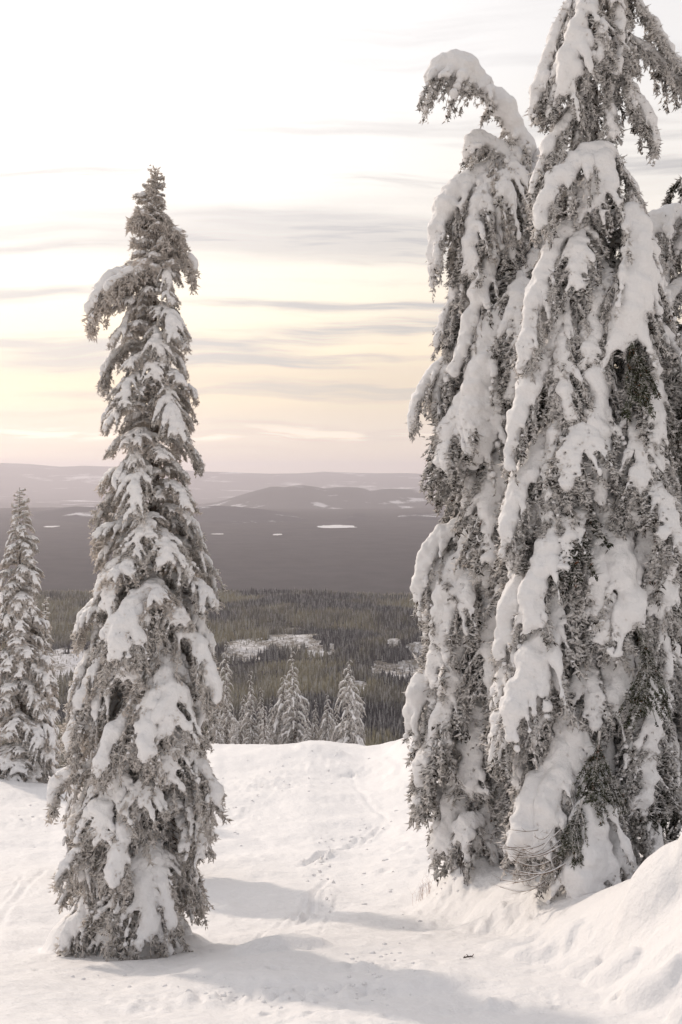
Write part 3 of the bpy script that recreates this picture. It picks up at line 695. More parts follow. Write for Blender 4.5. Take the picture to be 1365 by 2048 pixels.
# templates of unit horizontal reach; a bough of the crown is a copy turned and scaled
def make_set(kind, n, seed):
    out = []; r = random.Random(seed)
    for k in range(n):
        b = r.uniform(-0.18, 0.18)
        if kind == 'tuft': a = branch_meshes('branch', M_RIME_HEAVY, droop_axis(r.uniform(-0.45, 0.1), 0.05, 0, b), 0.5, 0.12, 0.28, seed * 50 + k, nb=6, dens=1.2, cover=1.0, voxel=0.035, side=(0.5, 0.9), hang=0.4, spray=0.7)
        elif kind == 'rime': a = branch_meshes('branch', M_RIME_HEAVY, droop_axis(r.uniform(0.15, 0.55), r.uniform(0.05, 0.2), 0, b), 0.40, 0.078, 0.17, seed * 50 + k, nb=7, dens=1.4, cover=0.95, voxel=0.028, hang=0.55, side=(0.5, 0.95))
        elif kind == 'fan': a = branch_meshes('branch', M_PALE, droop_axis(r.uniform(0.35, 0.95), r.uniform(0.04, 0.15), 0, b), 0.46, r.uniform(0.07, 0.10), 0.18, seed * 50 + k, nb=7, dens=1.3, cover=r.uniform(0.8, 1.0), voxel=0.03, hang=0.75, side=(0.5, 0.95))
        elif kind == 'weep': a = branch_meshes('branch', M_RIME, droop_axis(r.uniform(0.85, 1.6), r.uniform(0.06, 0.16), 0.3, b), 0.40, r.uniform(0.06, 0.092), 0.19, seed * 50 + k, nb=8, dens=1.3, cover=r.uniform(0.8, 1.0), voxel=0.034, side=(0.45, 0.85), hang=1.0)
        out.append(a)
    return out
SET_TUFT = make_set('tuft', 6, 4); SET_RIME = make_set('rime', 12, 1); SET_FAN = make_set('fan', 18, 2); SET_WEEP = make_set('weep', 18, 3)

def trunk_mesh(path, r0, r1, sides=10):
    p, L = resample(path, 24); rad = np.linspace(r0, r1, 24) * (1 + 0.08 * vnoise(np.arange(24) * 0.9, 3.3))
    rad[:2] *= 1.15
    v, f = tube(p, rad, sides); return mesh_np('trunk', v, f, M_BARK, True)

def grow_tree(root, base_px, d, axis_px, left, right, n, chooser, seed, trunk_r=0.14, hmin=0.0, skip=None, depth_k=0.9, drop_comp=0.82, wid=None, zone=None, tpow=0.96):
    """crown whose boughs reach the outline given (photo pixels at the tree's distance)"""
    r = random.Random(seed); ox, oy, oz = root.location
    ay = [p[1] for p in axis_px]; axx = [p[0] for p in axis_px]
    y_top, y_bot = min(ay), max(ay)
    path = [W(a, b, d) - np.array([ox, oy, oz]) for a, b in sorted(axis_px, key=lambda p: -p[1])]
    obj('trunk', trunk_mesh(path, trunk_r, 0.012), root)
    ly = [p[0] for p in left]; lx = [p[1] for p in left]; ry = [p[0] for p in right]; rx = [p[1] for p in right]
    s = F / d; ga = 2.399963; out = []
    for k in range(n):
        # more boughs where the crown is wide
        t = (k + r.uniform(0.2, 0.8)) / n
        t = t ** tpow
        ty = y_top + 4 + (y_bot - y_top) * t                   # where the tip should come
        az = k * ga + r.uniform(-0.5, 0.5)
        c = math.cos(az)                                       # +1 right, -1 left
        cx = np.interp(ty, ay[::-1] if ay[0] > ay[-1] else ay, axx[::-1] if ay[0] > ay[-1] else axx)
        RR = max(8, np.interp(ty, ry, rx) - cx) / s; RL = max(8, cx - np.interp(ty, ly, lx)) / s
        w = c * c; side = RR if c > 0 else RL; R = side * w + 0.5 * (RR + RL) * depth_k * (1 - w)
        R *= r.uniform(0.72, 1.03) * (0.55 if r.random() < 0.10 else 1)
        if zone and zone(ty, c, r): continue
        tm, sm, zs = chooser(t, R, r)
        R0 = R; R = max(0.12 if t < 0.06 else 0.2, R - 0.07 * min(1, R))            # the hanging twigs add the rest
        b0 = tm['drop'] * R * zs
        py_root = ty - b0 * s * drop_comp
        py_root = max(y_top + 6, py_root)
        cx2 = np.interp(py_root, ay[::-1] if ay[0] > ay[-1] else ay, axx[::-1] if ay[0] > ay[-1] else axx)
        loc = Vector(W(cx2, py_root, d)) - Vector((ox, oy, oz))
        br = obj('branch', tm, root)
        ws = R * (wid(R) if wid else 1.0)
        br.matrix_local = Matrix.Translation(loc) @ Matrix.Rotation(-az if False else math.atan2(math.sin(az), c), 4, 'Z') @ Matrix.Rotation(r.uniform(-0.12, 0.12), 4, 'Y') @ Matrix.Diagonal((R, ws * (1 if r.random() < .5 else -1), R * zs, 1))
        if sm is not None: obj('snow_load', sm, br)
    return
SET_DARK = []
for tm, sm in SET_WEEP[:9]:
    t2 = tm.copy(); t2.materials[0] = M_THIN_RIME; SET_DARK.append((t2, sm if len(SET_DARK) % 3 else None))
def pick(sets, r): 
    tm, sm = r.choice(sets); return tm, sm
for st in (SET_TUFT, SET_RIME, SET_FAN, SET_WEEP, SET_DARK):
    for tm, sm in st:
        co = np.empty(len(tm.vertices) * 3, np.float32); tm.vertices.foreach_get('co', co); tm['drop'] = float(-np.percentile(co[2::3], 3))

# ---- the tall slim fir on the left
D1 = 15.0
t1 = thing('snowy_fir', 'tall slim snow-laden fir standing alone left of the sunlit ski slope', 'tree', tuple(W(262, 1895, D1)))
AX1 = [(310, 352), (309, 700), (308, 1100), (295, 1450), (270, 1750), (262, 1910)]
L1 = [(352, 290), (400, 268), (450, 252), (500, 262), (545, 232), (590, 235), (660, 210), (700, 212), (780, 197), (830, 187), (880, 205), (950, 200), (1000, 182), (1040, 165), (1100, 168), (1160, 158), (1220, 152), (1300, 148), (1350, 132), (1400, 126), (1500, 125), (1560, 108), (1620, 100), (1700, 112), (1780, 118), (1850, 115), (1910, 130)]
R1 = [(352, 325), (400, 335), (450, 338), (480, 355), (540, 372), (600, 355), (660, 384), (700, 392), (780, 400), (830, 414), (880, 400), (950, 400), (1000, 404), (1100, 411), (1160, 430), (1220, 442), (1300, 425), (1350, 440), (1400, 456), (1440, 458), (1500, 436), (1560, 444), (1620, 440), (1700, 420), (1780, 410), (1850, 408), (1910, 395)]
yx = lambda l: [(b, a) for a, b in l]
def ch1(t, R, r):
    if t < 0.13: tm, sm = pick(SET_TUFT, r); return tm, sm, r.uniform(0.8, 1.2)
    tm, sm = pick(SET_FAN if r.random() < 0.12 + 1.05 * t else SET_RIME, r); return tm, sm, r.uniform(0.75, 1.2)
grow_tree(t1, None, D1, AX1, L1, R1, 276, ch1, 5, 0.14, tpow=1.08, wid=lambda R: 1.25)

# ------------------------------------------------------------------ hand-placed boughs of the trees on the right
def traced(root, pts, w, d0, d1, style='roll', seed=0, trunk=None, mat=None, cover=1.0, tw=None):
    """bough following a line seen in the photograph from distance d0 at its root to d1 at its tip; w = width of its snow in photo pixels"""
    n = len(pts); P = [W(p[0], p[1], d0 + (d1 - d0) * (k / (n - 1)) ** 0.7) for k, p in enumerate(pts)]
    if trunk is not None: P = [W(trunk[0], trunk[1], trunk[2])] + P
    P = np.array(P) - np.array(root.location)
    sr = w / F * (d0 + d1) / 2 * 0.5
    if style == 'roll': kw = dict(width=sr * 2.5, snow_r=sr * 0.72, twig=tw or 0.20, nb=10, dens=1.05, hang=1.0, voxel=0.038)
    elif style == 'leader': kw = dict(width=sr * 1.7, snow_r=sr * 0.34, twig=0.15, nb=9, dens=2.2, hang=0.35, voxel=0.026)
    elif style == 'bare': kw = dict(width=sr * 2.2, snow_r=sr * 0.54, twig=tw or 0.22, nb=7, dens=1.3, hang=1.0, voxel=0.038)
    else: kw = dict(width=sr * 2.6, snow_r=sr * 0.52, twig=tw or 0.20, nb=10, dens=1.05, hang=0.9, voxel=0.04)
    tm, sm = branch_meshes('branch', mat or M_RIME, P, seed=seed + 900, cover=cover, snow_from=0.08 if trunk is None else 0.2, **kw)
    b = obj('branch', tm, root)
    if sm: obj('snow_load', sm, b)
    return b

DA, DB, DC = 16.0, 20.0, 18.0
tA = thing('snowy_fir', 'tallest snow-laden fir of the right-hand clump, its top out of the frame', 'tree', tuple(W(1190, 1790, DA)))
AXA = [(1190, -190), (1190, 100), (1192, 600), (1194, 1200), (1192, 1810)]
LA = [(-190, 1180), (0, 1140), (120, 1090), (230, 1060), (330, 1105), (420, 1090), (520, 1070), (700, 1040), (900, 1010), (1200, 985), (1500, 985), (1700, 1040), (1800, 1090)]
RA = [(-190, 1200), (0, 1250), (120, 1310), (230, 1300), (330, 1230), (420, 1300), (520, 1330), (700, 1370), (900, 1390), (1200, 1400), (1500, 1400), (1700, 1340), (1800, 1280)]
def chW(t, R, r):
    if t < 0.12: tm, sm = pick(SET_FAN, r); return tm, sm, r.uniform(1.0, 1.5)
    tm, sm = pick(SET_DARK if r.random() < 0.07 else SET_WEEP, r); return tm, sm, r.uniform(0.65, 1.05)
def chC(t, R, r):
    tm, sm = pick(SET_DARK if r.random() < 0.5 else SET_WEEP, r); return tm, sm, r.uniform(0.65, 1.05)
# thinner gap low on the crown's stem, where the photograph lets the sky through
grow_tree(tA, None, DA, AXA, LA, RA, 235, chW, 21, 0.17, wid=lambda R: 1.3, zone=lambda ty, c, r: 60 < ty < 400 and r.random() < 0.45)

tB = thing('snowy_fir', 'snow-laden fir with its top hooked over to the left, beside the tallest fir', 'tree', tuple(W(1030, 1700, DB)))
AXB = [(1055, 330), (1060, 500), (1045, 900), (1035, 1300), (1028, 1710)]
LB = [(330, 1000), (380, 930), (450, 900), (520, 880), (600, 890), (680, 880), (760, 860), (850, 832), (950, 846), (1050, 850), (1120, 845), (1200, 825), (1300, 828), (1400, 815), (1500, 818), (1620, 828), (1710, 868)]
RB = [(330, 1085), (450, 1140), (700, 1200), (1000, 1235), (1400, 1240), (1710, 1200)]
grow_tree(tB, None, DB, AXB, LB, RB, 240, chW, 33, 0.15, wid=lambda R: 1.3)

tC = thing('snowy_fir', 'fir with darker green boughs cut off by the right edge of the frame', 'tree', tuple(W(1405, 1690, DC)))
AXC = [(1400, 330), (1402, 900), (1405, 1700)]
LC = [(330, 1370), (430, 1310), (600, 1285), (900, 1260), (1300, 1245), (1720, 1235)]
RC = [(330, 1430), (600, 1500), (1000, 1520), (1700, 1540)]
grow_tree(tC, None, DC, AXC, LC, RC, 170, chC, 44, 0.15, wid=lambda R: 1.2)

fA, fB = DA - 0.55, DB - 0.6
TA = lambda y: (1191, y, DA); TB = lambda y: (1048, y, DB)
A_BOUGHS = [
    ([(1180, -20), (1165, 40), (1148, 110), (1136, 190)], 62, DA - .25, DA - .5, 'roll', 1.0),
    ([(1160, -30), (1128, 40), (1098, 130), (1066, 230)], 42, DA, DA - .1, 'roll', 1.0),
    ([(1225, -30), (1238, 60), (1232, 150)], 44, DA - .2, DA - .4, 'fan', 0.8),
    ([(1225, -60), (1285, 20), (1325, 80), (1370, 150)], 40, DA, DA, 'bare', 0.9),
    ([(1215, 60), (1280, 90), (1330, 140), (1385, 200)], 40, DA + .1, DA + .1, 'bare', 0.9),
    ([(1215, 80), (1255, 170), (1290, 235), (1312, 295)], 52, DA - .1, DA - .2, 'bare', 1.0),
    ([(1205, 60), (1218, 160), (1222, 250)], 34, DA - .2, DA - .3, 'bare', 0.6),
    ([(1175, 150), (1165, 240), (1150, 300)], 34, DA - .2, DA - .25, 'bare', 0.6),
    ([(1235, 330), (1205, 308), (1150, 335), (1105, 385), (1085, 450)], 58, DA - .3, DA - .6, 'roll', 1.0),
    ([(1215, 318), (1200, 360), (1185, 420)], 60, DA - .45, DA - .7, 'roll', 1.0),
    ([(1210, 440), (1250, 428), (1275, 500), (1268, 590), (1252, 690)], 84, DA - .3, DA - .95, 'roll', 1.0),
    ([(1205, 470), (1188, 540), (1190, 660), (1196, 780), (1196, 890), (1200, 1000)], 58, DA - .3, DA - .95, 'roll', 1.0),
    ([(1200, 960), (1215, 1040), (1238, 1130), (1262, 1250)], 78, DA - .4, DA - 1.0, 'roll', 1.0),
    ([(1225, 760), (1250, 830), (1252, 920), (1258, 1010)], 66, DA - .3, DA - .8, 'fan', 1.0),
    ([(1240, 960), (1288, 1030), (1302, 1110), (1318, 1230)], 74, DA - .2, DA - .8, 'roll', 1.0),
    ([(1180, 560), (1150, 640), (1130, 740), (1122, 830)], 44, DA - .3, DA - .7, 'bare', 0.9),
    ([(1180, 700), (1130, 800), (1105, 900), (1095, 1010)], 50, DA - .3, DA - .8, 'fan', 0.9),
    ([(1180, 880), (1150, 980), (1125, 1080), (1110, 1180)], 46, DA - .3, DA - .8, 'bare', 0.9),
    ([(1185, 1060), (1190, 1140), (1195, 1240)], 46, DA - .4, DA - .8, 'bare', 0.8),
    ([(1210, 1200), (1240, 1300), (1232, 1390), (1222, 1430)], 66, DA - .3, DA - .9, 'roll', 1.0),
    ([(1180, 1250), (1120, 1330), (1085, 1420), (1070, 1500)], 52, DA - .2, DA - .7, 'fan', 0.9),
    ([(1175, 1380), (1150, 1430), (1140, 1500), (1128, 1600), (1115, 1640)], 66, DA - .4, DA - 1.0, 'roll', 1.0),
    ([(1150, 1480), (1105, 1580), (1070, 1670), (1035, 1745)], 40, DA - .3, DA - .9, 'roll', 1.0),
    ([(1205, 1420), (1215, 1520), (1205, 1600)], 50, DA - .4, DA - .8, 'fan', 0.8),
    ([(1190, 1560), (1178, 1650), (1172, 1720), (1160, 1800)], 84, DA - .9, DA - 1.5, 'roll', 1.0),
    ([(1200, 1600), (1215, 1680), (1235, 1730)], 70, DA - .4, DA - .85, 'roll', 1.0),
    ([(1215, 1280), (1270, 1380), (1290, 1480), (1300, 1560)], 62, DA - .2, DA - .6, 'fan', 0.9),
    ([(1220, 1100), (1290, 1200), (1330, 1290), (1350, 1390)], 66, DA - .1, DA - .4, 'fan', 1.0),
    ([(1180, 190), (1130, 250), (1090, 320), (1062, 400)], 50, DA - .2, DA - .4, 'bare', 1.0),
    ([(1160, 420), (1105, 520), (1065, 640), (1048, 740)], 56, DA - .3, DA - .6, 'roll', 1.0),
    ([(1165, 620), (1095, 720), (1045, 830), (1022, 930)], 54, DA - .3, DA - .6, 'roll', 1.0),
    ([(1160, 800), (1085, 900), (1038, 1000), (1010, 1110)], 58, DA - .3, DA - .6, 'roll', 1.0),
    ([(1160, 1020), (1090, 1110), (1030, 1210), (1000, 1320)], 60, DA - .25, DA - .5, 'roll', 1.0),
    ([(1150, 1240), (1080, 1330), (1020, 1430), (990, 1530)], 58, DA - .25, DA - .5, 'roll', 1.0),
    ([(1150, 1400), (1125, 1500), (1100, 1610), (1078, 1710)], 62, DA - .5, DA - 1.2, 'roll', 1.0),
    ([(1150, 1180), (1095, 1270), (1050, 1370), (1020, 1470)], 76, DA - .5, DA - 1.1, 'roll', 1.0),
    ([(1170, 980), (1120, 1060), (1080, 1160), (1060, 1260)], 66, DA - .5, DA - 1.0, 'roll', 1.0),
    ([(1120, 1520), (1080, 1580), (1050, 1650), (1030, 1710)], 64, DA - .6, DA - 1.1, 'roll', 1.0),
    ([(1215, 1450), (1255, 1540), (1280, 1640)], 50, DA - .2, DA - .6, 'bare', 0.8),
]
B_BOUGHS = [
    ([(1060, 480), (1052, 370), (1030, 275), (985, 205), (930, 158), (885, 148), (868, 175)], 84, DB, DB - .2, 'bare', 1.0, None),
    ([(985, 210), (950, 170), (905, 142), (880, 150), (868, 165)], 74, DB - .1, DB - .2, 'roll', 1.0, None),
    ([(1050, 370), (1000, 310), (960, 285), (938, 310)], 56, DB - .05, DB - .15, 'roll', 1.0, None),
    ([(1050, 350), (985, 345), (925, 385), (888, 450), (872, 530)], 62, DB - .1, DB - .2, 'roll', 1.0, None),
    ([(1065, 440), (1080, 350), (1098, 300), (1122, 330)], 52, DB - .1, DB - .3, 'roll', 1.0, None),
    ([(1040, 300), (1020, 330), (1005, 390)], 50, DB - .1, DB - .3, 'roll', 1.0, None),
    ([(1080, 330), (1105, 300), (1118, 340)], 34, DB - .1, DB - .2, 'fan', 1.0, None),
    ([(1055, 500), (990, 510), (930, 560), (890, 640), (878, 690)], 46, DB, DB - .2, 'fan', 1.0, None),
    ([(1100, 395), (1040, 425), (1005, 480), (975, 560), (945, 650), (912, 745)], 46, DB - .4, DB - .8, 'roll', 1.0, None),
    ([(1085, 460), (1075, 540), (1062, 600)], 46, DB - .4, DB - .7, 'fan', 1.0, None),
    ([(1070, 570), (1030, 610), (985, 680), (965, 770), (962, 850), (952, 930)], 82, DB - .4, DB - 1.05, 'roll', 1.0, None),
    ([(1045, 640), (960, 690), (880, 740), (840, 800), (826, 860)], 52, DB, DB - .2, 'fan', 1.0, None),
    ([(1050, 800), (960, 850), (890, 900), (862, 980)], 44, DB, DB - .2, 'bare', 0.9, None),
    ([(1060, 850), (1035, 890), (1005, 980), (985, 1060), (965, 1130)], 58, DB - .4, DB - .9, 'roll', 1.0, None),
    ([(1000, 880), (955, 950), (948, 1040), (952, 1100)], 46, DB - .3, DB - .7, 'roll', 1.0, None),
    ([(1045, 960), (940, 1040), (870, 1100), (838, 1200)], 54, DB, DB - .3, 'roll', 1.0, None),
    ([(1040, 1040), (955, 1105), (905, 1170), (878, 1280)], 66, DB - .3, DB - .7, 'roll', 1.0, None),
    ([(1080, 1050), (1035, 1120), (1005, 1190), (985, 1290)], 78, DB - .4, DB - 1.0, 'roll', 1.0, None),
    ([(1080, 900), (1085, 980), (1088, 1060)], 44, DB - .5, DB - .9, 'fan', 1.0, None),
    ([(1040, 1180), (960, 1260), (910, 1330), (890, 1400)], 50, DB - .1, DB - .4, 'fan', 0.9, None),
    ([(1035, 1280), (920, 1340), (850, 1380), (826, 1450)], 62, DB, DB - .3, 'roll', 1.0, None),
    ([(1035, 1290), (990, 1350), (958, 1420), (948, 1530)], 60, DB - .4, DB - .9, 'roll', 1.0, None),
    ([(1040, 1300), (1050, 1380), (1030, 1470)], 46, DB - .5, DB - .9, 'fan', 0.9, None),
    ([(1030, 1420), (960, 1490), (900, 1560), (850, 1620)], 46, DB, DB - .3, 'bare', 0.9, None),
    ([(1025, 1480), (980, 1560), (940, 1620), (905, 1690)], 54, DB - .2, DB - .6, 'fan', 1.0, None),
    ([(1030, 1540), (990, 1620), (965, 1690)], 50, DB - .4, DB - .8, 'fan', 1.0, None),
    ([(985, 1480), (940, 1560), (905, 1640), (882, 1700)], 66, DB - .3, DB - .8, 'roll', 1.0, None),
    ([(1000, 1540), (980, 1620), (958, 1700)], 60, DB - .6, DB - 1.1, 'roll', 1.0, None),
    ([(960, 1340), (900, 1420), (862, 1500), (845, 1570)], 58, DB - .2, DB - .6, 'roll', 1.0, None),
    ([(1000, 1180), (950, 1230), (915, 1300), (905, 1380)], 60, DB - .4, DB - .9, 'roll', 1.0, None),
    ([(1090, 1180), (1100, 1260), (1075, 1330)], 50, DB - .5, DB - 1.0, 'fan', 0.9, None),
]
C_BOUGHS = [
    ([(1400, 440), (1340, 440), (1300, 470), (1290, 540)], 60, DC - .4, DC - .7, 'roll', 1.0),
    ([(1400, 560), (1345, 590), (1315, 660), (1310, 720)], 56, DC - .4, DC - .8, 'roll', 1.0),
    ([(1395, 640), (1360, 700), (1345, 790)], 50, DC - .5, DC - .9, 'bare', 0.8),
    ([(1395, 980), (1350, 1040), (1325, 1130)], 56, DC - .4, DC - .9, 'roll', 1.0),
    ([(1395, 1200), (1340, 1300), (1320, 1400)], 60, DC - .4, DC - .9, 'fan', 1.0),
]
for k, (p, w, a, b, st, cv) in enumerate(A_BOUGHS): traced(tA, p, w, a, b, st, k, TA(p[0][1] - 25), None, cv)
for k, (p, w, a, b, st, cv, _) in enumerate(B_BOUGHS): traced(tB, p, w, a, b, st, 60 + k, TB(max(335, p[0][1] - 20)) if k > 1 else None, None, cv)
for k, (p, w, a, b, st, cv) in enumerate(C_BOUGHS): traced(tC, p, w, a, b, st, 120 + k, (1400, p[0][1] - 25, DC), None, cv)
# boughs whose green needles show
for k, (p, w, a, b) in enumerate([([(1250, 650), (1275, 720), (1280, 800)], 46, DA - .9, DA - 1.2), ([(1200, 1462), (1194, 1530), (1182, 1600)], 40, DA - 1.1, DA - 1.35), ([(1215, 1530), (1225, 1570), (1220, 1600)], 26, DA - 1.1, DA - 1.3), ([(1275, 1250), (1295, 1320), (1288, 1420)], 48, DA - 1.0, DA - 1.3), ([(1165, 1600), (1150, 1650), (1135, 1690)], 36, DA - 1.3, DA - 1.5)]):
    traced(tA, p, w, a, b, 'bare', 150 + k, None, M_NEEDLE, 0.0, 0.12)
for k, (p, w, a, b) in enumerate([([(1390, 780), (1350, 850), (1345, 940)], 70, DC - .6, DC - .9)]):
    traced(tC, p, w, a, b, 'bare', 160 + k, None, M_NEEDLE, 0.0, 0.16)

# left fir: distinctive boughs
T1B = [([(304, 640), (308, 560), (312, 460), (309, 395), (312, 345)], 28, D1, D1 - .05, 'leader', 0.7), ([(300, 430), (285, 425), (262, 440)], 24, D1 - .05, D1 - .1, 'bare', 1.0), ([(312, 440), (328, 430), (345, 455)], 22, D1 - .05, D1 - .1, 'bare', 1.0), ([(300, 545), (255, 550), (215, 575), (192, 610), (180, 640)], 44, D1 - .1, D1 - .2, 'roll', 1.0), ([(300, 530), (270, 545), (235, 560), (212, 590)], 40, D1 - .2, D1 - .4, 'roll', 1.0),
       ([(318, 520), (330, 480), (350, 462), (368, 480)], 36, D1 - .1, D1 - .1, 'roll', 1.0), ([(320, 500), (355, 500), (378, 520), (386, 545)], 34, D1, D1, 'bare', 1.0),
       ([(300, 1180), (262, 1215), (245, 1262), (225, 1320)], 70, D1 - .5, D1 - 1.0, 'roll', 1.0), ([(300, 1200), (270, 1240), (275, 1290)], 60, D1 - .5, D1 - 1.0, 'roll', 1.0),
       ([(290, 1330), (220, 1370), (160, 1410), (140, 1500)], 52, D1 - .2, D1 - .5, 'roll', 1.0), ([(300, 1220), (360, 1260), (405, 1310), (430, 1400)], 58, D1 - .3, D1 - .6, 'roll', 1.0),
       ([(300, 1400), (250, 1440), (215, 1500), (195, 1560)], 56, D1 - .5, D1 - 1.0, 'roll', 1.0), ([(290, 1450), (350, 1490), (405, 1540), (440, 1620)], 56, D1 - .2, D1 - .5, 'roll', 1.0),
       ([(280, 1500), (190, 1530), (125, 1560), (105, 1620)], 50, D1 - .1, D1 - .3, 'roll', 1.0), ([(285, 1400), (300, 1450), (290, 1520)], 60, D1 - .6, D1 - 1.1, 'roll', 1.0),
       ([(270, 1600), (200, 1660), (140, 1720), (115, 1760)], 40, D1 - .4, D1 - .8, 'roll', 1.0), ([(270, 1620), (240, 1700), (225, 1770)], 64, D1 - .6, D1 - 1.1, 'roll', 1.0),
       ([(270, 1660), (310, 1740), (330, 1800), (345, 1860)], 58, D1 - .4, D1 - .9, 'roll', 1.0), ([(265, 1700), (285, 1790), (300, 1880)], 70, D1 - .5, D1 - 1.0, 'roll', 1.0),
       ([(262, 1760), (190, 1800), (150, 1860), (125, 1895)], 62, D1 - .2, D1 - .6, 'roll', 1.0), ([(275, 1600), (340, 1650), (380, 1730), (402, 1800)], 46, D1, D1 - .3, 'fan', 1.0)]
for k, (p, w, a, b, st, cv) in enumerate(T1B): traced(t1, p, w * (0.76 if k % 3 else 1.0), a, b, st if k % 3 or st != 'roll' or k < 8 else 'fan', 200 + k, (np.interp(p[0][1], [352, 1100, 1910], [310, 308, 262]), max(360, p[0][1] - 15), D1) if st != 'leader' else None, M_RIME_HEAVY if st == 'leader' or p[0][1] < 1000 else M_PALE, cv)

# ---- trees behind
t3 = thing('snowy_fir', 'snowy fir mostly hidden behind the tall slim fir on its left', 'tree', tuple(W(262, 1660, 25)))
grow_tree(t3, None, 25.0, [(290, 960), (262, 1660)], [(960, 285), (1250, 205), (1370, 150), (1480, 132), (1580, 124), (1660, 124)], [(960, 295), (1300, 370), (1500, 400), (1660, 400)], 130, ch1, 71, 0.14)
def chT(t, R, r):
    tm, sm = pick(SET_TUFT if t < 0.1 else (SET_FAN if r.random() < 0.35 * t else SET_RIME), r); return tm, sm, r.uniform(0.7, 1.25)
t4 = thing('snowy_fir', 'slender snowy fir at the left edge of the photo beyond the brow', 'tree', tuple(W(42, 1560, 47)))
grow_tree(t4, None, 47.0, [(40, 975), (42, 1570)], [(975, 32), (1040, 20), (1100, 4), (1200, -8), (1300, -18), (1400, -25), (1570, -40)], [(975, 50), (1040, 68), (1100, 82), (1150, 90), (1200, 92), (1300, 100), (1400, 112), (1570, 118)], 225, chT, 72, 0.14, wid=lambda R: 1.35)
t5 = thing('snowy_fir', 'snowy fir half hidden right behind the slender fir at the left edge', 'tree', tuple(W(88, 1560, 53)))
grow_tree(t5, None, 53.0, [(92, 1190), (88, 1575)], [(1190, 88), (1300, 66), (1575, 50)], [(1190, 96), (1300, 108), (1400, 122), (1575, 130)], 110, chT, 73, 0.13, wid=lambda R: 1.35)

# ---- row of small firs beyond the brow of the slope
def low_boughs():
    out = []
    for k in range(5):
        (tv, tf), sn = branch_geo(droop_axis(0.35 + 0.12 * k, 0.1, 0, 0.1 * (k - 2)), 0.42, 0.13, 0.34, 400 + k, nb=3, dens=0.32, cover=0.9, voxel=0.095, hang=0.7, thin=True)
        out.append(((tv, tf), sn))
    return out
LOW = low_boughs()
FIR_SHAPES = {}
def small_fir(name, label, px, ytop, ybase, halfw, d, seed, group='small firs in a row beyond the brow', lean=0.0):
    r = random.Random(seed); root = thing(name, label, 'tree', tuple(W(px, ybase, d)), group)
    H = (ybase - ytop) / F * d; R = halfw / F * d; key = seed % 7
    if key not in FIR_SHAPES:
        cr, sn_ = Acc(), Acc(); n = 90
        tk = trunk_mesh([(0, 0, -0.3), (lean * H * .3, 0, H * 0.5), (lean * H, 0, H)], 0.16, 0.02, 7)
        for k in range(n):
            t = ((k + r.random()) / n) ** 0.8; h = H * (1 - t) ; rr = R * (0.10 + 0.9 * t ** 0.75) * r.uniform(0.6, 1.15); az = k * 2.39996 + r.uniform(-.5, .5)
            rr = max(0.2, rr * (1 + 0.38 * float(vnoise(math.cos(az) * 1.3 + seed, math.sin(az) * 1.3, h * 0.75))))
            (tv, tf), sn = r.choice(LOW); M = np.array(Matrix.Rotation(az, 3, 'Z') @ Matrix.Diagonal((rr, rr * 1.15, rr * r.uniform(0.8, 1.3)))); off = np.array([lean * h, 0, min(H - 0.02, h + 0.25 * rr)])
            cr.add(tv @ M.T + off, tf)
            if sn: sn_.add(sn[0] @ M.T + off, sn[1])
        FIR_SHAPES[key] = (tk, cr.mesh('crown', M_FIR), sn_.mesh('snow_load', M_SNOW, True), H, R)
    tk, c_, s_, H0, R0 = FIR_SHAPES[key]
    root.scale = (R / R0, R / R0, H / H0); root.rotation_euler.z = 0 if H == H0 else r.uniform(0.8, 5.5)
    for nm, me in (('trunk', tk), ('crown', c_), ('snow_load', s_)): obj(nm, me, root)
    return root
for k, (px, yt, hw, d, lb) in enumerate([
    (592, 1300, 42, 78, 'tallest small snowy fir in the middle of the row beyond the brow'),
    (699, 1318, 46, 74, 'broad pyramid fir at the right end of the row beyond the brow'),
    (562, 1350, 46, 80, 'blunt-topped snowy fir leaning against the tallest one of the row'),
    (507, 1342, 26, 80, 'narrow snowy fir two trees left of the tallest one of the row'),
    (453, 1282, 30, 84, 'spire-thin snowy fir at the left end of the row, beside the tall slim fir'),
    (482, 1390, 24, 82, 'short snowy fir between the spire-thin fir and the narrow fir of the row'),
    (533, 1412, 20, 76, 'smallest snowy fir of the row, left of the blunt-topped fir'),
    (628, 1398, 20, 80, 'little slim fir in the row just right of the tallest one'),
    (655, 1386, 27, 78, 'middling snowy fir touching the broad pyramid fir on its left'),
    (471, 1428, 18, 77, 'low snowy fir at the foot of the spire-thin fir of the row'),
    (520, 1376, 20, 83, 'thin snowy fir close behind the right side of the narrow fir of the row'),
    (543, 1392, 18, 82, 'thin snowy fir showing behind the left side of the blunt-topped fir'),
    (612, 1420, 17, 75, 'lowest snowy fir in front of the tallest one of the row'),
    (676, 1410, 18, 79, 'slim snowy fir tucked against the left flank of the broad pyramid fir'),
    (432, 1400, 34, 78, 'snowy fir of the row partly covered by the boughs of the tall slim fir'),
]):
    small_fir('small_fir', lb, px, yt, 1560, hw, d, 500 + k, lean=0.03 * ((k % 3) - 1))

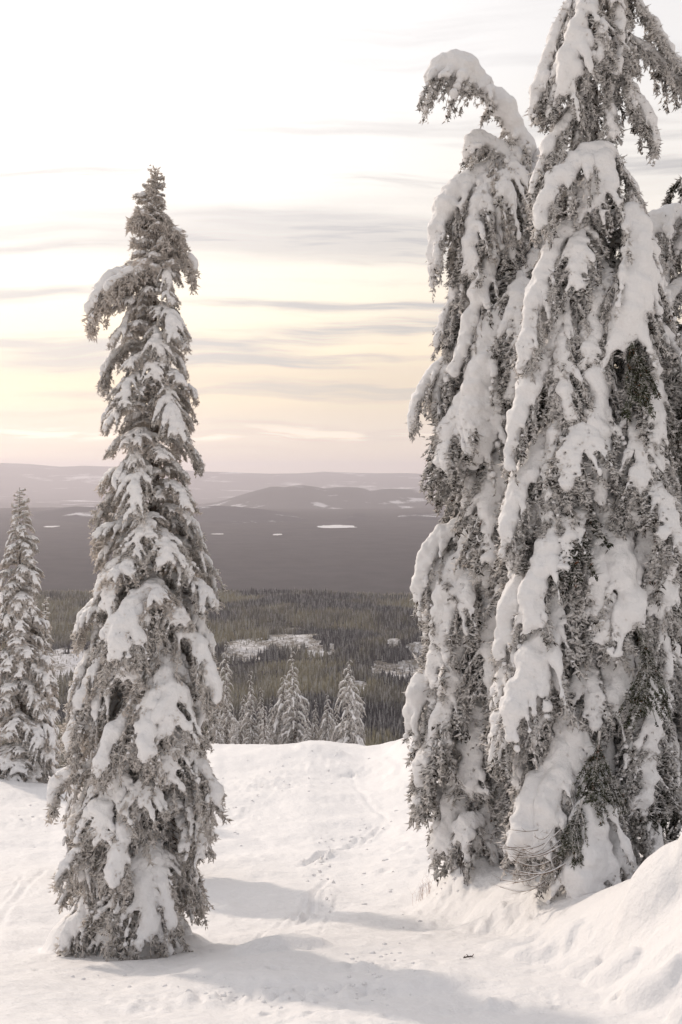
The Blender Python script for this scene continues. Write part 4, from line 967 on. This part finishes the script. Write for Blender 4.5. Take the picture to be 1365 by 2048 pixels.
# ------------------------------------------------------------------ small things near the clump
def bowed():
    d = DB - 1.2; x = (955 - CX) / F * d; root = thing('bowed_sapling', 'small bowed sapling under a round lump of snow beside the left foot of the clump', 'young tree', (x, d, float(ground_z(np.array([x]), np.array([d]))[0])))
    p = np.array([W(968, 1740, d), W(966, 1690, d), W(958, 1650, d), W(940, 1640, d - .05), W(930, 1662, d - .1)]) - np.array(root.location)
    obj('trunk', trunk_mesh(p, 0.03, 0.008, 6), root)
    traced(root, [(966, 1665), (955, 1645), (938, 1646), (930, 1680)], 46, d, d - .1, 'roll', 741)
    traced(root, [(966, 1680), (985, 1700), (990, 1740)], 34, d, d - .1, 'bare', 742); traced(root, [(966, 1690), (950, 1715), (940, 1745)], 30, d, d - .1, 'bare', 743)
bowed()
def bush(name, label, mat, fn, n, seed, snow=False, rad=0.006):
    r = random.Random(seed); a = Acc(); s = Acc()
    for k in range(n):
        p = fn(r); p, L = resample(p, 12); a.add(*tube(p, np.linspace(rad * 1.3, rad * .4, 12), 4))
        for q in range(5):
            i = r.randint(3, 10); e = p[i] + (p[i] - p[i - 1]) * r.uniform(1.5, 3) + np.array([r.uniform(-.08, .08), r.uniform(-.08, .08), r.uniform(-.02, .08)])
            a.add(*tube(np.linspace(p[i], e, 3), [rad * .6, rad * .5, rad * .25], 3))
        if snow: s.add(*tube(p + np.array([0, 0, 0.012]), np.linspace(0.009, 0.003, 12), 5))
    v, f = a.arrays(); c = v.mean(0).copy(); c[2] = v[:, 2].min()
    root = thing(name, label, 'bush', tuple(c)); obj('stems', mesh_np('stems', v - c, f, mat), root)
    if snow: v, f = s.arrays(); obj('snow_load', mesh_np('snow_load', v - c, f, M_SNOW, True), root)
DBU = DA - 1.3
def arc(r):
    y0 = r.uniform(1640, 1740); x1 = r.uniform(990, 1075); dy = r.uniform(20, 60); d = DBU + r.uniform(-.25, .35); x0 = r.uniform(1100, 1145)
    return [W(x0, y0, d + .1), W((x0 * 2 + x1) / 3, y0 + dy * .75, d), W((x0 + 2 * x1) / 3, y0 + dy, d - .1), W(x1, y0 + dy * r.uniform(.7, .95), d - .15)]
bush('bare_bush', 'bare bush of thin bowed stems at the foot of the tallest fir', M_STEM, arc, 16, 81, True, rad=0.004)
def stalk(px, d, w, h):
    def fn(r):
        x = (px + r.uniform(-w, w) - CX) / F * d; y = d + r.uniform(-.2, .2); z = float(ground_z(np.array([x]), np.array([y]))[0]) - .03; hh = h * r.uniform(.5, 1.1); dx = r.uniform(-.25, .3) * hh
        return [(x, y, z), (x + dx * .3, y, z + hh * .5), (x + dx, y + r.uniform(-.1, .1), z + hh)]
    return fn
bush('reddish_bush', 'faint reddish bare bush in the snow left of the fir clump', M_RED, stalk(850, 20.0, 26, 0.36), 16, 82, rad=0.0018)
bush('twiggy_bush', 'thin dark stem with twigs sticking out of the snow beside the bowed sapling', M_DARK, stalk(928, 18.5, 8, 0.4), 4, 83, rad=0.005)
def dead(r):
    y0 = r.uniform(1660, 1740); d = D1 - .3 + r.uniform(-.2, .2)
    return [W(345, y0 - 20, d), W(375, y0 - 4, d), W(398, y0, d), W(r.uniform(405, 424), y0 + r.uniform(-14, 16), d)]
def dead_twigs():
    r = random.Random(9); a = Acc()
    for k in range(8):
        p, L = resample(dead(r), 10); a.add(*tube(p, np.linspace(.008, .002, 10), 4))
    v, f = a.arrays(); obj('dead_branch', mesh_np('dead_branch', v - np.array(t1.location), f, M_DARK), t1)
dead_twigs()
def fallen_twig():
    x, d = ground_at(938, 1919); z = float(ground_z(np.array([x]), np.array([d]))[0])
    root = thing('fallen_twig', 'small dark fallen twig lying on the sunlit snow', 'twig', (x, d, z))
    a = Acc(); a.add(*tube([(-.06, 0, .012), (-.01, .01, .02), (.04, 0, .03), (.055, 0, .055)], [.006, .008, .007, .003], 5)); a.add(*tube([(.0, .01, .02), (-.02, -.01, .05), (-.03, -.02, .06)], [.006, .004, .002], 4))
    obj('stem', a.mesh('stem', M_DARK), root)
    r = np.random.default_rng(5); n = 24; b = np.stack([r.uniform(-.05, .05, n), r.normal(0, .005, n), r.uniform(.015, .03, n)], 1)
    v, f = spindles(b, r.normal(size=(n, 3)) + np.array([0, 0, .5]), np.full(n, .025), np.full(n, .003), r); obj('needles', mesh_np('needles', v, f, M_DARK), root)
fallen_twig()
